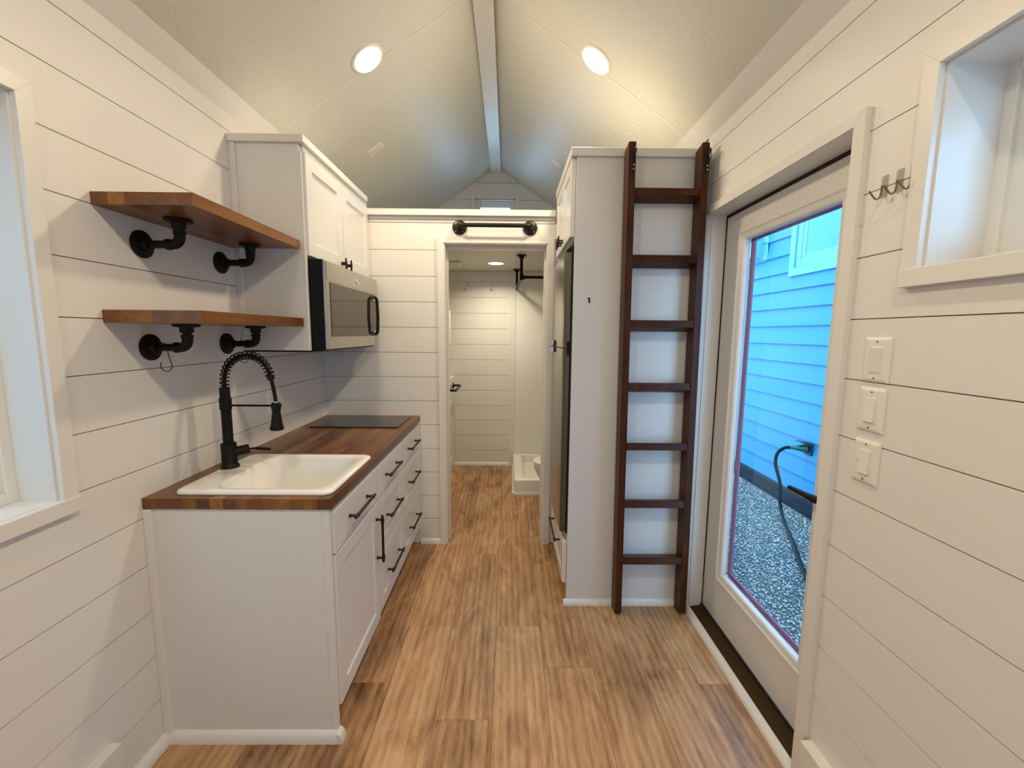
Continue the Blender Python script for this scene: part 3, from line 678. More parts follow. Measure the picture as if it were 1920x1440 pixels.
# ------------------------------------------------------------------ shelves, brackets and hooks
def shelf(z0, z1, label):
    t = thing('floating_shelf', label, 'shelf', (-1.08, 1.62, z0), 'thick oiled wood wall shelves')
    x0, x1, y0, y1 = XL+.001, -.930, 1.302, 1.946; n = 6; w_ = (x1-x0)/n
    for i in range(n): obj('stave', bx(x0+i*w_, x0+(i+1)*w_, y0, y1, z0, z1, 0), M_SHELF, t)
shelf(1.841, 1.877, 'upper oiled wood shelf on black pipe brackets, left of the white cabinet')
shelf(1.497, 1.536, 'lower oiled wood shelf on black pipe brackets, just above the faucet')
def flange(bm, o, ax, r=.045):
    lathe(bm, [(0, 0), (r, 0), (r, .006), (r*.93, .009), (r*.52, .011), (r*.50, .026), (r*.44, .030), (0, .030)], o, ax, 26); return bm
def bracket(y, zp, zs, label):
    t = thing('pipe_bracket', label, 'bracket', (XL, y, zp), 'black pipe shelf brackets'); xe = -1.098
    obj('wall_flange', flange(B(), (XL+.0003, y, zp), (1, 0, 0)), M_BLACK, t, True)
    obj('shelf_flange', flange(B(), (xe, y, zs-.0004), (0, 0, -1), .040), M_BLACK, t, True)
    obj('horizontal_pipe', tube(B(), [(XL+.028, y, zp), (xe-.03, y, zp)], .0128, 14), M_BLACK, t, True)
    obj('vertical_pipe', tube(B(), [(xe, y, zp+.028), (xe, y, zs-.028)], .0128, 14), M_BLACK, t, True)
    bm = tube(B(), [(xe-.044, y, zp), (xe-.033, y, zp), (xe-.032, y, zp)]+[(xe-.026+.026*math.sin(a), y, zp+.026-.026*math.cos(a)) for a in [i*math.pi/16 for i in range(9)]]+[(xe, y, zp+.032), (xe, y, zp+.033), (xe, y, zp+.044)], [.0182, .0182, .016]+[.016]*9+[.016, .0182, .0182], 16)
    obj('elbow', bm, M_BLACK, t, True)
bracket(1.465, 1.760, 1.841, 'black pipe bracket under the upper shelf, nearer the window')
bracket(1.855, 1.763, 1.841, 'black pipe bracket under the upper shelf, nearer the cabinet')
bracket(1.462, 1.417, 1.497, 'black pipe bracket under the lower shelf, with a hanging wire hook by the window')
bracket(1.858, 1.420, 1.497, 'black pipe bracket under the lower shelf, directly above the faucet spring')
def shook(x, y, zp, label):
    bm = B(); r = .0165
    pts = [Vector((x+r*math.cos(a)*.2, y+r*math.sin(a), zp+r*math.cos(a))) for a in [math.radians(d) for d in range(-150, 91, 24)]]
    pts += [Vector((x+.010, y+.012, zp-.030))]
    c = Vector((x+.008, y, zp-.062))
    pts += [c+Vector((.017*math.cos(a), .003*math.cos(a), .021*math.sin(a))) for a in [math.radians(d) for d in range(30, -215, -24)]]
    tube(bm, smooth_path(pts, 3), .0014, 6)
    tag(base(obj('wire_hook', bm, M_BLACK, None, True), (x, y, zp)), label, 'hook', 'wire hooks on the lower brackets')
shook(-1.186, 1.462, 1.417, 'thin black wire hook hanging below the lower shelf near the window')
shook(-1.165, 1.858, 1.420, 'thin black wire hook hanging behind the top of the faucet spring')

# ------------------------------------------------------------------ outlets and switches
def plate(bm, c, n, u, v, w2, h2, t=.006, b=.006):
    c, n, u, v = Vector(c), Vector(n), Vector(u), Vector(v)
    def R(a, bb, h): return [c+u*a*sx+v*bb*sy+n*h for sx, sy in ((-1, -1), (1, -1), (1, 1), (-1, 1))]
    return loft(bm, [R(w2, h2, .0003), R(w2, h2, t*.45), R(w2-b*.4, h2-b*.4, t*.8), R(w2-b, h2-b, t)], True, True)
def switch(zc_, kind, label):
    c = (XR, 1.0985, zc_); n, u, v = (-1, 0, 0), (0, 1, 0), (0, 0, 1)
    o = tag(base(obj('light_switch', plate(B(), c, n, u, v, .0395, .0585, .0075, .008), M_PLASTIC), c), label, 'light switch', 'white switches by the entry door')
    xs = XR-.0078
    bm = B(); box(bm, xs-.0012, xs+.001, 1.0985-.0175, 1.0985+.0175, zc_-.034, zc_+.034, .0008); obj('rocker_frame', bm, M_PLASTIC, o)
    bm = B(); a, b = 1.0985-.0155, 1.0985+.0155
    if kind == 'up': prism(bm, [(xs, zc_-.0315), (xs, zc_+.0315), (xs-.002, zc_+.0315), (xs-.0035, zc_), (xs-.006, zc_-.0315)], 'y', a, b)
    else: prism(bm, [(xs, zc_-.0315), (xs, zc_+.0315), (xs-.006, zc_+.0315), (xs-.0035, zc_), (xs-.002, zc_-.0315)], 'y', a, b)
    obj('rocker', bm, M_PLASTIC, o)
    if kind == 'dimmer' or zc_ < 1.2:
        bm = B(); box(bm, xs-.003, xs, 1.0985+.019, 1.0985+.0225, zc_-.006, zc_+.006, .001); obj('dimmer_slide', bm, M_PLASTIC, o)
    for dz in (-.048, .048):
        bm = B(); lathe(bm, [(0, .0016), (.0022, .0014), (.003, 0), (0, 0)], (xs+.0006, 1.0985, zc_+dz), (-1, 0, 0), 10); obj('screw', bm, M_NICKEL, o, True)
switch(1.4135, 'down', 'topmost of the three white rocker switches beside the door')
switch(1.2805, 'up', 'middle of the three white rocker switches beside the door')
switch(1.1385, 'up', 'lowest of the three white switches, the dimmer beside the door')
def outlet(c, n, u, v, label, name='wall_outlet'):
    o = tag(base(obj(name, plate(B(), c, n, u, v, .035, .0575), M_PLASTIC), c), label, 'outlet')
    c, n, u, v = Vector(c), Vector(n), Vector(u), Vector(v)
    for s in (-1, 1):
        bm = B(); cc = c+v*.0205*s+n*.006
        loft(bm, [[cc+u*a*.016+v*b*.0135 for a, b in ((-1, -.6), (-.6, -1), (.6, -1), (1, -.6), (1, .6), (.6, 1), (-.6, 1), (-1, .6))], [cc+n*.002+u*a*.0155+v*b*.013 for a, b in ((-1, -.6), (-.6, -1), (.6, -1), (1, -.6), (1, .6), (.6, 1), (-.6, 1), (-1, .6))]])
        f_ = obj('socket_face', bm, M_PLASTIC, o)
        bm = B()
        for du in (-.0062, .0062):
            q = cc+n*.0021+u*du
            loft(bm, [[q+u*a*.0012+v*b*.0045 for a, b in ((-1, -1), (1, -1), (1, 1), (-1, 1))], [q+n*.0004+u*a*.0012+v*b*.0045 for a, b in ((-1, -1), (1, -1), (1, 1), (-1, 1))]])
        obj('slot', bm, M_RUBBER, f_)
    return o
outlet((XL, 2.175, 1.105), (1, 0, 0), (0, 1, 0), (0, 0, 1), 'white wall outlet on the shiplap behind the faucet spray head')
nl, nr = Vector((SL, 0, -1)).normalized(), Vector((-SL, 0, -1)).normalized()
ul = Vector((1, 0, SL)).normalized()
outlet(Vector((-.888, 2.966, zc(-.888))), nl, Vector((0, 1, 0)), ul, 'white outlet set in the left slope of the ceiling', 'ceiling_outlet')
# clear adhesive hooks
for y, lab in ((1.135, 'leftmost of the three clear wall hooks, nearest the door casing'), (1.092, 'middle one of the three clear wall hooks'), (1.042+.012, 'rightmost of the three clear wall hooks, nearest the small window')):
    t = thing('wall_hook', lab, 'hook', (XR, y, 1.82), 'clear adhesive hooks between door and window')
    bm = B(); box(bm, XR-.005, XR-.0003, y-.010, y+.010, 1.832, 1.888, .0015); obj('clear_backplate', bm, M_CLEAR, t)
    pts = [Vector((XR-.009, y, 1.862)), Vector((XR-.010, y, 1.842)), Vector((XR-.013, y, 1.832)), Vector((XR-.020, y, 1.828)), Vector((XR-.028, y, 1.833)), Vector((XR-.041, y, 1.848))]
    obj('wire', tube(B(), smooth_path(pts, 4), .0022, 8), M_NICKEL, t, True)

# ------------------------------------------------------------------ tall fridge enclosure, refrigerator, ladder
XP, XQ = .327, .303
t = thing('fridge_cabinet', 'tall white cabinet around the refrigerator behind the ladder', 'cabinet', (.65, 2.5, 0))
obj('side_panel', bx(XP, XR-.001, YF, YF+.02, 0, 2.335, .001), M_CAB, t)
obj('far_panel', bx(XP, XR-.001, YB-.022, YB-.004, 0, 2.335), M_CAB, t)
obj('upper_box', bx(XP, XR-.001, YF+.02, YB-.022, 1.945, 2.335), M_CAB, t)
bm = bx(XP, XR-.001, YF+.02, YB-.022, .10, .385); box(bm, XP+.06, XR-.001, YF+.02, YB-.022, 0, .10); obj('lower_box', bm, M_CAB, t)
bm = B(); box(bm, XP+.0005, XR-.001, YF-.016, YF, 2.327, 2.365, .001); box(bm, XP-.030, XP, YF-.016, YB-.034, 2.327, 2.365, .0015); obj('crown', bm, M_TRIM, t)
obj('top_panel', bx(XP, XR-.001, YF, YB-.004, 2.336, 2.352), M_CAB, t)
for (a, b), hy in (((YF+.010, 2.488), 2.455), ((2.493, YB-.036), 2.526)):
    d = obj('door', shaker(XQ, -1, .022, a, b, 1.955, 2.322, .058), M_CAB, t)
    obj('handle', pull((XQ, hy, 1.958), (XQ, hy, 2.022), (-1, 0, 0), .024, .0052, .026), M_PULL, d, True)
d = obj('drawer', shaker(XQ, -1, .022, YF+.010, YB-.036, .122, .350, .05), M_CAB, t)
obj('handle', pull((XQ, 2.28, .300), (XQ, 2.60, .300), (-1, 0, 0)), M_PULL, d, True)
bm = B(); qround(bm, 'x', XP-.016, XR-.02, YF, -1, .018, .032); obj('quarter_round', bm, M_TRIM, t, True)
t = thing('refrigerator', 'narrow stainless refrigerator with freezer on top, set in the white cabinet', 'refrigerator', (.65, 2.49, .386))
fy0, fy1 = YF+.030, YB-.032
obj('body', bx(.335, XR-.02, fy0, fy1, .387, 1.905, .003), M_HOUSING, t)
def fdoor(z0, z1):
    bm = B(); pts = [(.333, fy0+.004), (.333, fy1-.004), (.305, fy1-.004), (.296, fy1-.010)]
    for k in range(9):
        a = k/8; y = fy1-.018-(fy1-fy0-.040)*a; pts.append((.290-.006*math.sin(math.pi*a), y))
    pts += [(.296, fy0+.010), (.310, fy0+.005)]
    return prism(bm, pts, 'z', z0, z1)
fd = obj('fridge_door', fdoor(.400, 1.397), [M_SLATE, M_DKSTEEL], t, True); zd = obj('freezer_door', fdoor(1.403, 1.888), [M_SLATE, M_DKSTEEL], t, True)
for dd in (fd, zd):
    for p_ in dd.data.polygons:
        if p_.normal.y < -.3: p_.material_index = 1
obj('hinge_side_gap', bx(.318, .3345, YF+.0205, fy0+.003, .40, 1.90), M_HOUSING, t)
obj('door_gap', bx(.300, .332, fy0+.006, fy1-.006, 1.3972, 1.4028), M_HOUSING, t)
for dd, z0, z1 in ((fd, 1.364, 1.396), (zd, 1.404, 1.436)):
    obj('handle', bx(.276, .300, fy1-.27, fy1-.012, z0, z1, .006, 2), M_HOUSING, dd)
    obj('handle_trim', bx(.272, .277, fy1-.235, fy1-.055, z0+.001, z1-.001, .002), M_CHROME, dd)
    obj('side_clip', bx(.303, .334, fy0-.006, fy0+.004, z0, z1, .002), M_HOUSING, dd)
bm = B(); prism(bm, [(.290, 1.889), (.360, 1.889), (.360, 1.925), (.330, 1.920), (.296, 1.898)], 'y', fy0-.004, fy0+.055); obj('hinge_cover', bm, M_HOUSING, t)
obj('bottom_grille', bx(.325, .336, fy0+.006, fy1-.006, .388, .400), M_HOUSING, t)
bm = B(); c = Vector((.405, YF, 1.641))
lathe(bm, [(0, 0), (.006, 0), (.006, .003), (0, .004)], (c.x, YF, 1.652), (0, -1, 0), 12)
tube(bm, smooth_path([Vector((c.x, YF-.003, 1.652)), Vector((c.x, YF-.006, 1.640)), Vector((c.x, YF-.012, 1.631)), Vector((c.x, YF-.020, 1.634)), Vector((c.x, YF-.024, 1.642))], 3), .0028, 8)
tag(base(obj('small_hook', bm, M_BLACK, None, True), c), 'tiny black hook screwed to the tall white panel left of the ladder', 'hook')

# ladder, hung upright and leaning a hair to the left
LT = thing('ladder', 'dark red-brown wooden loft ladder standing against the tall white cabinet', 'ladder', (.77, 2.11, 0))
ly0, ly1 = 2.060, 2.1365; tilt = -.022/2.37
def lx(x, z): return x+tilt*z
def stile(x0, x1):
    bm = B(); zt0, zt1 = 2.360, 2.343
    A = [bm.verts.new(p) for p in ((x0, ly0, 0.014), (x1, ly0, .014), (x1, ly1, 0), (x0, ly1, 0))]
    C = [bm.verts.new(p) for p in ((lx(x0, zt0), ly0, zt0), (lx(x1, zt0), ly0, zt0), (lx(x1, zt1), ly1, zt1), (lx(x0, zt1), ly1, zt1))]
    fs = [bm.faces.new(A[::-1]), bm.faces.new(C)]+[bm.faces.new((A[k], A[(k+1) % 4], C[(k+1) % 4], C[k])) for k in range(4)]
    bmesh.ops.bevel(bm, geom=list(bm.edges), offset=.0015, segments=1, affect='EDGES'); return bm
sxs = [(.573, .607), (.915, .949)]
for a, b in sxs: obj('stile', stile(a, b), M_LADDER, LT)
for zr_ in (2.132, 1.826, 1.517, 1.210, .905, .602, .295):
    bm = B(); th = math.radians(16); c, s = math.cos(th), math.sin(th); yc_, dp, tk = (ly0+ly1)/2, .0365, .0185
    pts = [(yc_+dp*a*c+tk*b*s*1, zr_-dp*a*s+tk*b*c) for a, b in ((-1, -1), (1, -1), (1, 1), (-1, 1))]
    prism(bm, pts, 'x', lx(sxs[0][1], zr_), lx(sxs[1][0], zr_)); bmesh.ops.bevel(bm, geom=list(bm.edges), offset=.002, segments=1, affect='EDGES')
    obj('rung', bm, M_LADDER, LT)
for k, (a, b) in enumerate(sxs):
    xh = lx(b-.010, 2.27)
    bm = bx(xh-.008, xh+.007, ly0-.004, ly0, 2.222, 2.318, .001)
    pts = [Vector((xh, ly0-.003, 2.300)), Vector((xh, ly0-.006, 2.316)), Vector((xh, ly0-.016, 2.326)), Vector((xh, ly0-.028, 2.318)), Vector((xh, ly0-.031, 2.300))]
    tube(bm, smooth_path(pts, 4), .004, 8)
    hk = obj('hook', bm, M_BLACK, LT)
    for zz in (2.237, 2.255):
        bm = B(); lathe(bm, [(0, .003), (.003, .0025), (.0042, 0), (0, 0)], (xh, ly0-.004, zz), (0, -1, 0), 12); obj('bolt', bm, M_CHROME, hk, True)
# ------------------------------------------------------------------ grab bar over the doorway
t = thing('grab_bar', 'black pipe grab bar with round flanges above the bathroom doorway', 'grab bar', (-.09, YB, 2.152))
for x in (-.319, .137):
    f_ = obj('flange', flange(B(), (x, YB-.0045, 2.150), (0, -1, 0), .046), M_PULL, t, True)
    for a in (45, 135, 225, 315):
        bm = B(); lathe(bm, [(0, .002), (.004, .0015), (.0048, 0), (0, 0)], (x+.034*math.cos(math.radians(a)), YB-.0128, 2.150+.034*math.sin(math.radians(a))), (0, -1, 0), 10); obj('screw', bm, M_CHROME, f_, True)
bm = B(); z_ = 2.152; yb_ = YB-.062
pts = [(-.319, YB-.030, z_), (-.319, yb_+.016, z_)]+[(-.319+.016-.016*math.cos(a), yb_+.016-.016*math.sin(a), z_) for a in [i*math.pi/10 for i in range(1, 6)]]
e1 = tube(B(), pts+[(-.285, yb_, z_)], .0155, 14); obj('elbow', e1, M_PULL, t, True)
pts = [(.137, YB-.030, z_), (.137, yb_+.016, z_)]+[(.137-.016+.016*math.cos(a), yb_+.016-.016*math.sin(a), z_) for a in [i*math.pi/10 for i in range(1, 6)]]
obj('elbow', tube(B(), pts+[(.103, yb_, z_)], .0155, 14), M_PULL, t, True)
obj('bar', tube(B(), [(-.286, yb_, z_), (.104, yb_, z_)], .0125, 16), M_PULL, t, True)

# ------------------------------------------------------------------ ceiling lights
def downlight(p, n, label, m, r=.071, group='round recessed ceiling lights', watts=LAMP_WATTS, beam=BEAM, colour=LAMP):
    t = thing('ceiling_light', label, 'ceiling light', p, group)
    bm = B(); lathe(bm, [(r, .004), (r+.004, .007), (r+.014, .004), (r+.016, .0004), (r, .0004)], p, n, 36); obj('trim_ring', bm, M_PLASTIC, t, True)
    bm = B(); lathe(bm, [(0, .0055), (r*.6, .0055), (r, .004), (r, .0015), (0, .0015)], p, n, 36); obj('diffuser', bm, m, t, True)
    l = bpy.data.lights.new('downlight_beam', 'AREA'); l.shape = 'DISK'; l.size = 2*r-.01; l.energy = watts; l.color = colour; l.spread = math.radians(beam)
    lo = bpy.data.objects.new('downlight_beam', l); COL.objects.link(lo); n = Vector(n); lo.location = n*.0075; lo.rotation_euler = n.to_track_quat('-Z', 'Y').to_euler(); lo.parent = t
    return t
xl, xr_ = -.699, .423
downlight((xl, 2.245, zc(xl)), nl, 'glowing round light on the left ceiling slope', M_LAMP)
downlight((xr_, 2.252, zc(xr_)), nr, 'glowing round light on the right ceiling slope', M_LAMP)
downlight((xl, .20, zc(xl)), nl, 'round light on the left ceiling slope behind the viewpoint', M_LAMP, watts=LAMP_WATTS*.68)
downlight((xr_, .20, zc(xr_)), nr, 'round light on the right ceiling slope behind the viewpoint', M_LAMP, watts=LAMP_WATTS*1.4)
downlight((-.12, 4.07, 2.13), (0, 0, -1), 'glowing round light in the flat bathroom ceiling', M_LAMPB, watts=BATH_WATTS, beam=150, colour=(1, .88, .62))
p = (.385, 3.60, zc(.385)); bm = B(); lathe(bm, [(0, .010), (.04, .010), (.052, .008), (.060, .003), (.060, .0004), (0, .0004)], p, nr, 30)
sd = tag(base(obj('smoke_detector', bm, M_PLASTIC, None, True), p), 'round white disc on the right ceiling slope above the loft', 'smoke detector')
bm = B(); lathe(bm, [(.030, .0100), (.034, .0118), (.038, .0100)], p, nr, 26); obj('rim', bm, M_TRIM, sd, True)

# ------------------------------------------------------------------ bathroom
tag(base(obj('shower_wall_panel', bx(.080, XR-.002, YW-.006, YW, .13, 2.128), M_PAN), (.5, YW, .13)), 'smooth white shower surround on the far bathroom wall', 'shower panel')
bm = B(); px0, px1, py0, py1 = .062, XR-.004, 3.735, YW-.008
loft(bm, [rr(px0+.004, px1, py0+.004, py1, .02, 0), rr(px0+.002, px1, py0+.002, py1, .02, .12), rr(px0+.004, px1-.002, py0+.004, py1-.002, .02, .135), rr(px0+.010, px1-.008, py0+.010, py1-.008, .02, .140),
          rr(px0+.085, px1-.05, py0+.10, py1-.035, .045, .140), rr(px0+.095, px1-.06, py0+.11, py1-.045, .045, .132), rr(px0+.115, px1-.08, py0+.13, py1-.06, .045, .060), rr(px0+.20, px1-.2, py0+.22, py1-.2, .04, .050)])
sp_ = tag(base(obj('shower_pan', bm, M_PAN, None, True), (.5, 4.17, 0)), 'white shower pan with a raised rim on the bathroom floor', 'shower pan')
bm = B(); q = .020
prism(bm, [(px0-q, py0-.004), (px0, py0), (px0, py1), (px0-q, py1)], 'z', 0, .001)
bm.clear(); qround(bm, 'y', py0-.02, py1, px0+.002, -1, .020, .034); qround(bm, 'x', px0-.018, XR-.01, py0+.002, -1, .020, .034); obj('quarter_round', bm, M_TRIM, sp_, True)
# toilet, mostly hidden behind the door casing, facing left
t = thing('toilet', 'white toilet bowl peeking past the right side of the doorway', 'toilet', (.5, 3.40, 0))
def egg(cx, cy, a_front, a_back, b, z, n=32):
    return [(cx-(a_front if math.cos(k) > 0 else a_back)*math.cos(k), cy+b*math.sin(k), z) for k in [2*math.pi*i/n for i in range(n)]]
bm = loft(B(), [egg(.50, 3.4, .20, .16, .115, 0), egg(.50, 3.4, .20, .16, .115, .05), egg(.50, 3.4, .19, .15, .10, .15), egg(.49, 3.4, .22, .17, .135, .27), egg(.48, 3.4, .255, .18, .175, .36), egg(.48, 3.4, .262, .18, .182, .395), egg(.48, 3.4, .255, .18, .176, .402)])
obj('bowl', bm, M_ENAMEL, t, True)
obj('seat', loft(B(), [egg(.48, 3.4, .262, .19, .182, .403), egg(.48, 3.4, .268, .19, .186, .410), egg(.48, 3.4, .264, .19, .183, .419)]), M_PLASTIC, t, True)
obj('lid', loft(B(), [egg(.48, 3.4, .264, .20, .183, .421), egg(.48, 3.4, .268, .20, .186, .430), egg(.48, 3.4, .25, .19, .17, .442), egg(.48, 3.4, .15, .12, .1, .447)]), M_PLASTIC, t, True)
obj('tank', bx(.70, XR-.012, 3.21, 3.59, .40, .80, .015, 3), M_ENAMEL, t, True)
obj('tank_lid', bx(.69, XR-.012, 3.20, 3.60, .801, .835, .01, 2), M_ENAMEL, t, True)
# linen cabinet with a pipe pull
XC = -.588
t = thing('bathroom_cabinet', 'waist-high white cabinet with a black pipe pull, left side of the bathroom', 'cabinet', (-.9, 4.0, 0))
obj('carcass', bx(XL+.002, XC-.02, 3.35, YW-.001, 0, 1.008), M_CAB, t)
d = obj('door', shaker(XC, 1, .020, 3.37, YW-.004, .06, 1.008, .09), M_CAB, t)
bm = B(); zz = .915
for y in (4.10, 4.50):
    lathe(bm, [(0, 0), (.034, 0), (.034, .006), (.014, .010), (.013, .02), (0, .02)], (XC, y, zz), (1, 0, 0), 18)
tube(bm, [(XC+.015, 4.10, zz), (XC+.060, 4.10, zz)]+[(XC+.060+.02*math.sin(a), 4.12-.02*math.cos(a), zz) for a in [i*math.pi/8 for i in range(1, 5)]]+[(XC+.08, 4.48, zz)]+[(XC+.060+.02*math.cos(a), 4.48+.02*math.sin(a), zz) for a in [i*math.pi/8 for i in range(1, 5)]]+[(XC+.015, 4.50, zz)], .0125, 12)
obj('pipe_pull', bm, M_PULL, d, True)
obj('plinth', bx(XC-.02, XC-.004, 3.36, YW-.002, 0, .058), M_CAB, t)
t = thing('wall_box', 'narrow white rounded wall box above the bathroom cabinet', 'wall cabinet', (-.9, 4.05, 1.25), None)
obj('body', bx(XL+.002, -.600, 3.72, 4.30, 1.30, 1.72, .02, 3), M_PLASTIC, t, True)
obj('door', bx(-.600, -.578, 3.74, 4.28, 1.36, 1.70, .008, 2), M_PLASTIC, t, True)
# robe hooks
for x, lab in ((-.442, 'left white robe hook on the far bathroom wall'), (-.180, 'right white robe hook on the far bathroom wall')):
    bm = B(); box(bm, x-.012, x+.012, YW-.005, YW-.0005, 1.935, 2.018, .004, 2)
    tube(bm, smooth_path([Vector((x, YW-.004, 1.995)), Vector((x, YW-.012, 1.965)), Vector((x, YW-.026, 1.945)), Vector((x, YW-.042, 1.945)), Vector((x, YW-.050, 1.962))], 3), [.008]*13, 10)
    tag(base(obj('robe_hook', bm, M_PLASTIC, None, True), (x, YW, 1.935)), lab, 'hook', 'white robe hooks')
# shower rod
t = thing('shower_rod', 'black pipe shower rod hung from the bathroom ceiling', 'shower rod', (.108, 3.66, 1.95))
fx_, fy_, zr2 = .108, 3.655, 1.948
for y in (fy_, 4.45): obj('ceiling_flange', flange(B(), (fx_ if y < 4 else .085, y, 2.1297), (0, 0, -1), .042), M_BLACK, t, True)
obj('drop_pipe', tube(B(), [(fx_, fy_, 2.105), (fx_, fy_, zr2)], .0125, 14), M_BLACK, t, True)
obj('drop_pipe', tube(B(), [(.085, 4.45, 2.105), (.085, 4.45, zr2+.02)], .0125, 14), M_BLACK, t, True)
obj('rod', tube(B(), [(fx_+.012, fy_, zr2), (XR-.01, fy_, zr2)], .0125, 14), M_BLACK, t, True)
obj('side_rod', tube(B(), [(fx_, fy_+.012, zr2), (.090, 4.44, zr2), (.085, YW-.012, zr2)], .0125, 14), M_BLACK, t, True)
bm = B(); lathe(bm, [(0, -.024), (.017, -.024), (.017, .028), (0, .028)], (fx_, fy_, zr2), (0, 0, 1), 16); lathe(bm, [(0, 0), (.017, 0), (.017, .034), (0, .034)], (fx_, fy_, zr2), (1, 0, 0), 16); obj('tee', bm, M_BLACK, t, True)
bm = bx(-.74, -.445, 3.98, 4.20, 2.112, 2.1295, .008, 2)
vt = tag(base(obj('ceiling_vent', bm, M_PLASTIC), (-.6, 4.09, 2.13)), 'white vent grille in the bathroom ceiling', 'vent')
for i in range(6): obj('slat', bx(-.72, -.465, 4.0+i*.032, 4.018+i*.032, 2.108, 2.1118), M_TRIM, vt)

# ------------------------------------------------------------------ outside the glass door
XN, GZ = 3.302, -.5
gr = struct(obj('ground', bx(1.0, 6.0, -3, 12, GZ-.08, GZ-.012), M_EARTH), 'dark bed under the gravel outside')
import array
ico_v = []; ph = (1+5**.5)/2
for a, b in ((-1, ph), (1, ph), (-1, -ph), (1, -ph)): ico_v.append((a, b, 0))
for a, b in ((-1, ph), (1, ph), (-1, -ph), (1, -ph)): ico_v.append((0, a, b))
for a, b in ((ph, -1), (ph, 1), (-ph, -1), (-ph, 1)): ico_v.append((a, 0, b))
ico_f = [(0, 11, 5), (0, 5, 1), (0, 1, 7), (0, 7, 10), (0, 10, 11), (1, 5, 9), (5, 11, 4), (11, 10, 2), (10, 7, 6), (7, 1, 8), (3, 9, 4), (3, 4, 2), (3, 2, 6), (3, 6, 8), (3, 8, 9), (4, 9, 5), (2, 4, 11), (6, 2, 10), (8, 6, 7), (9, 8, 1)]
vv, ff = [], []; rg = random.Random(3)
x = 1.35
step = .026
while x < XN-.035:
    y = 1.7
    while y < 6.6:
        px, py = x+rg.uniform(-.012, .012), y+rg.uniform(-.012, .012)
        if not (px > 2.2 and py < 2.0+(px-2.2)*.6):
            a = rg.uniform(0, 6.28); ca, sa_ = math.cos(a), math.sin(a); k = len(vv)
            r1, r2, r3 = rg.uniform(.0075, .0125), rg.uniform(.005, .009), rg.uniform(.004, .007); dz = rg.uniform(-.006, .004)
            for p in ico_v:
                X_, Y_ = p[0]*r1*.6, p[1]*r2*.6; vv.append((px+X_*ca-Y_*sa_, py+X_*sa_+Y_*ca, GZ+dz+p[2]*r3*.6))
            ff += [(f0+k, f1+k, f2+k) for f0, f1, f2 in ico_f]
        y += step
    x += step
me = bpy.data.meshes.new('gravel'); me.from_pydata(vv, [], ff); me.materials.append(M_STONE)
go = bpy.data.objects.new('gravel', me); COL.objects.link(go)
go['label'] = 'grey gravel on the ground outside the glass door'; go['category'] = 'gravel'; go['kind'] = 'stuff'
# neighbouring house
t = thing('neighbouring_house', 'blue lap-sided house across the gravel, seen through the glass door', 'house', (XN, 5, GZ))
NW = (3.55, 4.94, 2.25, 3.05)
obj('wall', bx(XN+.012, XN+.15, -1.0, 9.0, -.30, 3.3), M_SIDTRIM, t)
obj('skirting', bx(XN-.010, XN+.05, -1.0, 9.0, GZ+.002, -.372, .003), M_SKIRT, t)
obj('bottom_rail', bx(XN-.022, XN+.03, -1.0, 9.0, -.368, -.305, .004), M_SKIRT, t)
lap = .2095
for k in range(17):
    za_, zb2 = -.296+lap*k, -.296+lap*(k+1)+.012
    segs = [(-1.0, 5.095), (5.097, 9.0)] if k == 5 else [(-1.0, 9.0)]
    for a, b in segs:
        for g in cells(a, b, za_, zb2, [(3.47, 5.02, 2.17, 3.1)]):
            for c in [g]:
                bm = B()
                for q in c:
                    h0, h1 = (q[2]-za_)/(zb2-za_), (q[3]-za_)/(zb2-za_)
                    xo = lambda h: XN-.018+.026*h
                    prism(bm, [(xo(h0), q[2]), (xo(h1), q[3]), (XN+.0115, q[3]), (XN+.0115, q[2])], 'y', q[0], q[1])
                obj('lap_board', bm, M_SIDING, t)
bm = B()
for a, b, c, d in ((4.945, 5.030, 2.158, 3.1), (3.46, 3.545, 2.158, 3.1), (3.545, 4.945, 2.158, 2.245), (3.545, 4.945, 3.05, 3.13)): box(bm, XN-.030, XN+.010, a, b, c, d, .002)
nw = obj('window', bm, M_SIDTRIM, t)
bm = B()
for a, b, c, d in ((4.86, 4.945, 2.245, 3.05), (3.545, 3.62, 2.245, 3.05), (3.62, 4.86, 2.245, 2.34), (3.62, 4.86, 2.97, 3.05)): box(bm, XN-.012, XN+.008, a, b, c, d, .006)
obj('sash', bm, M_SIDTRIM, nw)
bm = B()
for a, b, c, d in ((4.80, 4.86, 2.34, 2.97), (3.62, 4.80, 2.34, 2.375)): box(bm, XN-.004, XN+.010, a, b, c, d, .004)
obj('glazing_bead', bm, M_SIDTRIM, nw)
obj('pane', bx(XN+.002, XN+.008, 3.62, 4.80, 2.375, 2.97), M_EXTGLASS, nw)
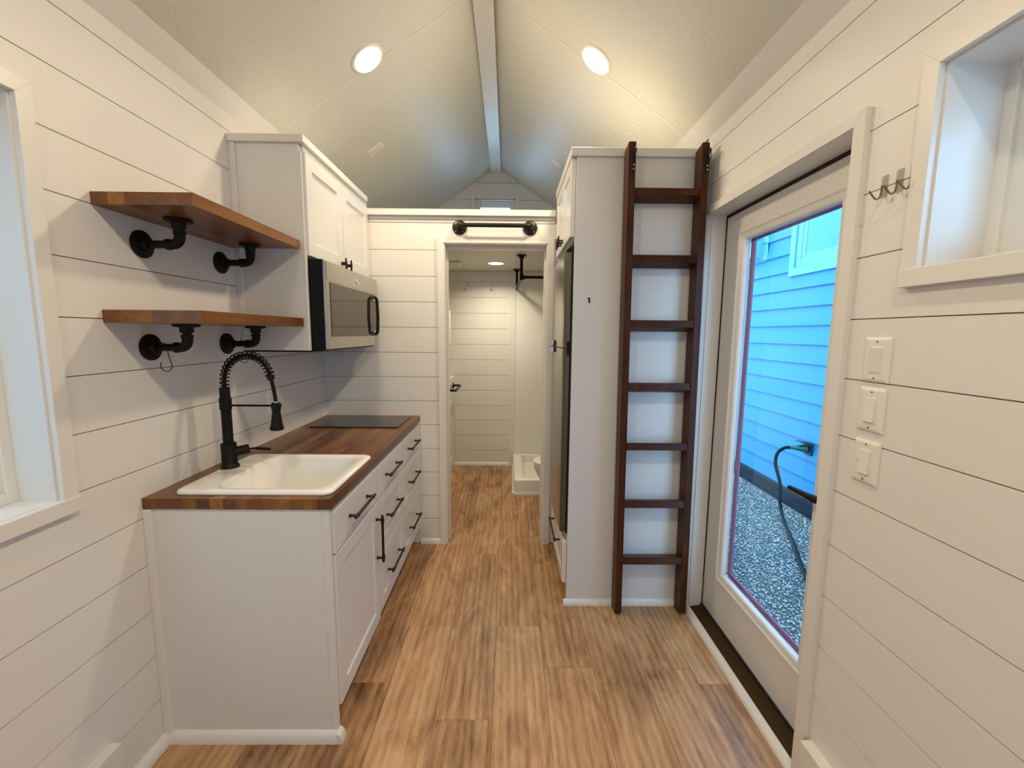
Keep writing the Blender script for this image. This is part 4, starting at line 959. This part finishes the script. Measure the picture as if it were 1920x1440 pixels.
# hooded wall vent on the neighbouring house
t2 = bx(XN-.016, XN-.0102, 5.49, 5.97, 2.42, 2.95, .002); vo = obj('wall_vent', t2, M_SIDTRIM); base(vo, (XN-.016, 5.73, 2.42))
tag(vo, 'pale blue hooded vent high on the neighbouring house', 'vent')
bm = B(); prism(bm, [(XN-.0165, 2.47), (XN-.17, 2.47), (XN-.17, 2.64), (XN-.0165, 2.72)], 'y', 5.60, 5.92); obj('hood', bm, M_SIDTRIM, vo)
bm = B()
for i in range(4): box(bm, XN-.13, XN-.02, 5.62, 5.90, 2.735+i*.03, 2.745+i*.03)
obj('louver', bm, M_SIDING, vo)
# power inlet and cord
t = thing('power_inlet', 'black power inlet with flip cover on the blue siding', 'power inlet', (XN-.012, 4.46, .25))
bm = bx(XN-.030, XN-.011, 4.40, 4.52, .185, .315, .006, 2); obj('box', bm, M_SKIRT, t)
bm = B(); prism(bm, [(XN-.028, .318), (XN-.135, .336), (XN-.138, .328), (XN-.028, .305)], 'y', 4.40, 4.51); obj('flip_cover', bm, M_SKIRT, t)
t = thing('extension_cord', 'dark green power cord hanging from the inlet to the gravel', 'cord', (XN-.2, 4.4, GZ))
ax = Vector((-1, .20, .02)).normalized(); p = Vector((XN-.031, 4.465, .252))
bm = B(); lathe(bm, [(0, .001), (.040, .001), (.040, .03), (.036, .06), (.026, .10), (.017, .15), (.015, .17), (0, .17)], p, ax, 20); obj('connector', bm, M_GREEN, t, True)
q = p+ax*.165
pts = [q, q+Vector((-.05, .02, -.012)), q+Vector((-.10, .05, -.08)), q+Vector((-.125, .03, -.20)), Vector((3.00, 4.45, -.14)), Vector((2.985, 4.40, -.34)), Vector((2.90, 4.18, -.46)), Vector((2.72, 3.78, GZ+.028)), Vector((2.47, 3.27, GZ+.028)), Vector((2.2, 2.6, GZ+.028)), Vector((2.1, 1.9, GZ+.028))]
obj('cable', tube(B(), smooth_path(pts, 6), .0175, 10), M_CORD, t, True)

# pale house added on the left to block sky light at that window
t = thing('neighbouring_house', 'added pale house blocking sky light outside the tall left window', 'house', (-2.3, 1, GZ), None)
obj('wall', bx(-2.5, -2.3, -4, 7, -.3, 3.9), M_PALE, t)
obj('skirting', bx(-2.48, -2.32, -4, 7, GZ, -.302), M_SKIRT, t)
for k in range(20): obj('lap_board', prism(B(), [(-2.2995, -.3+.2*k), (-2.282, -.3+.2*k), (-2.292, -.09+.2*k), (-2.2995, -.09+.2*k)], 'y', -4, 7), M_PALE, t)
struct(obj('ground', bx(-7, XL-.3, -5, 9, GZ-.08, GZ), M_STONE), 'gravel strip outside the left wall')
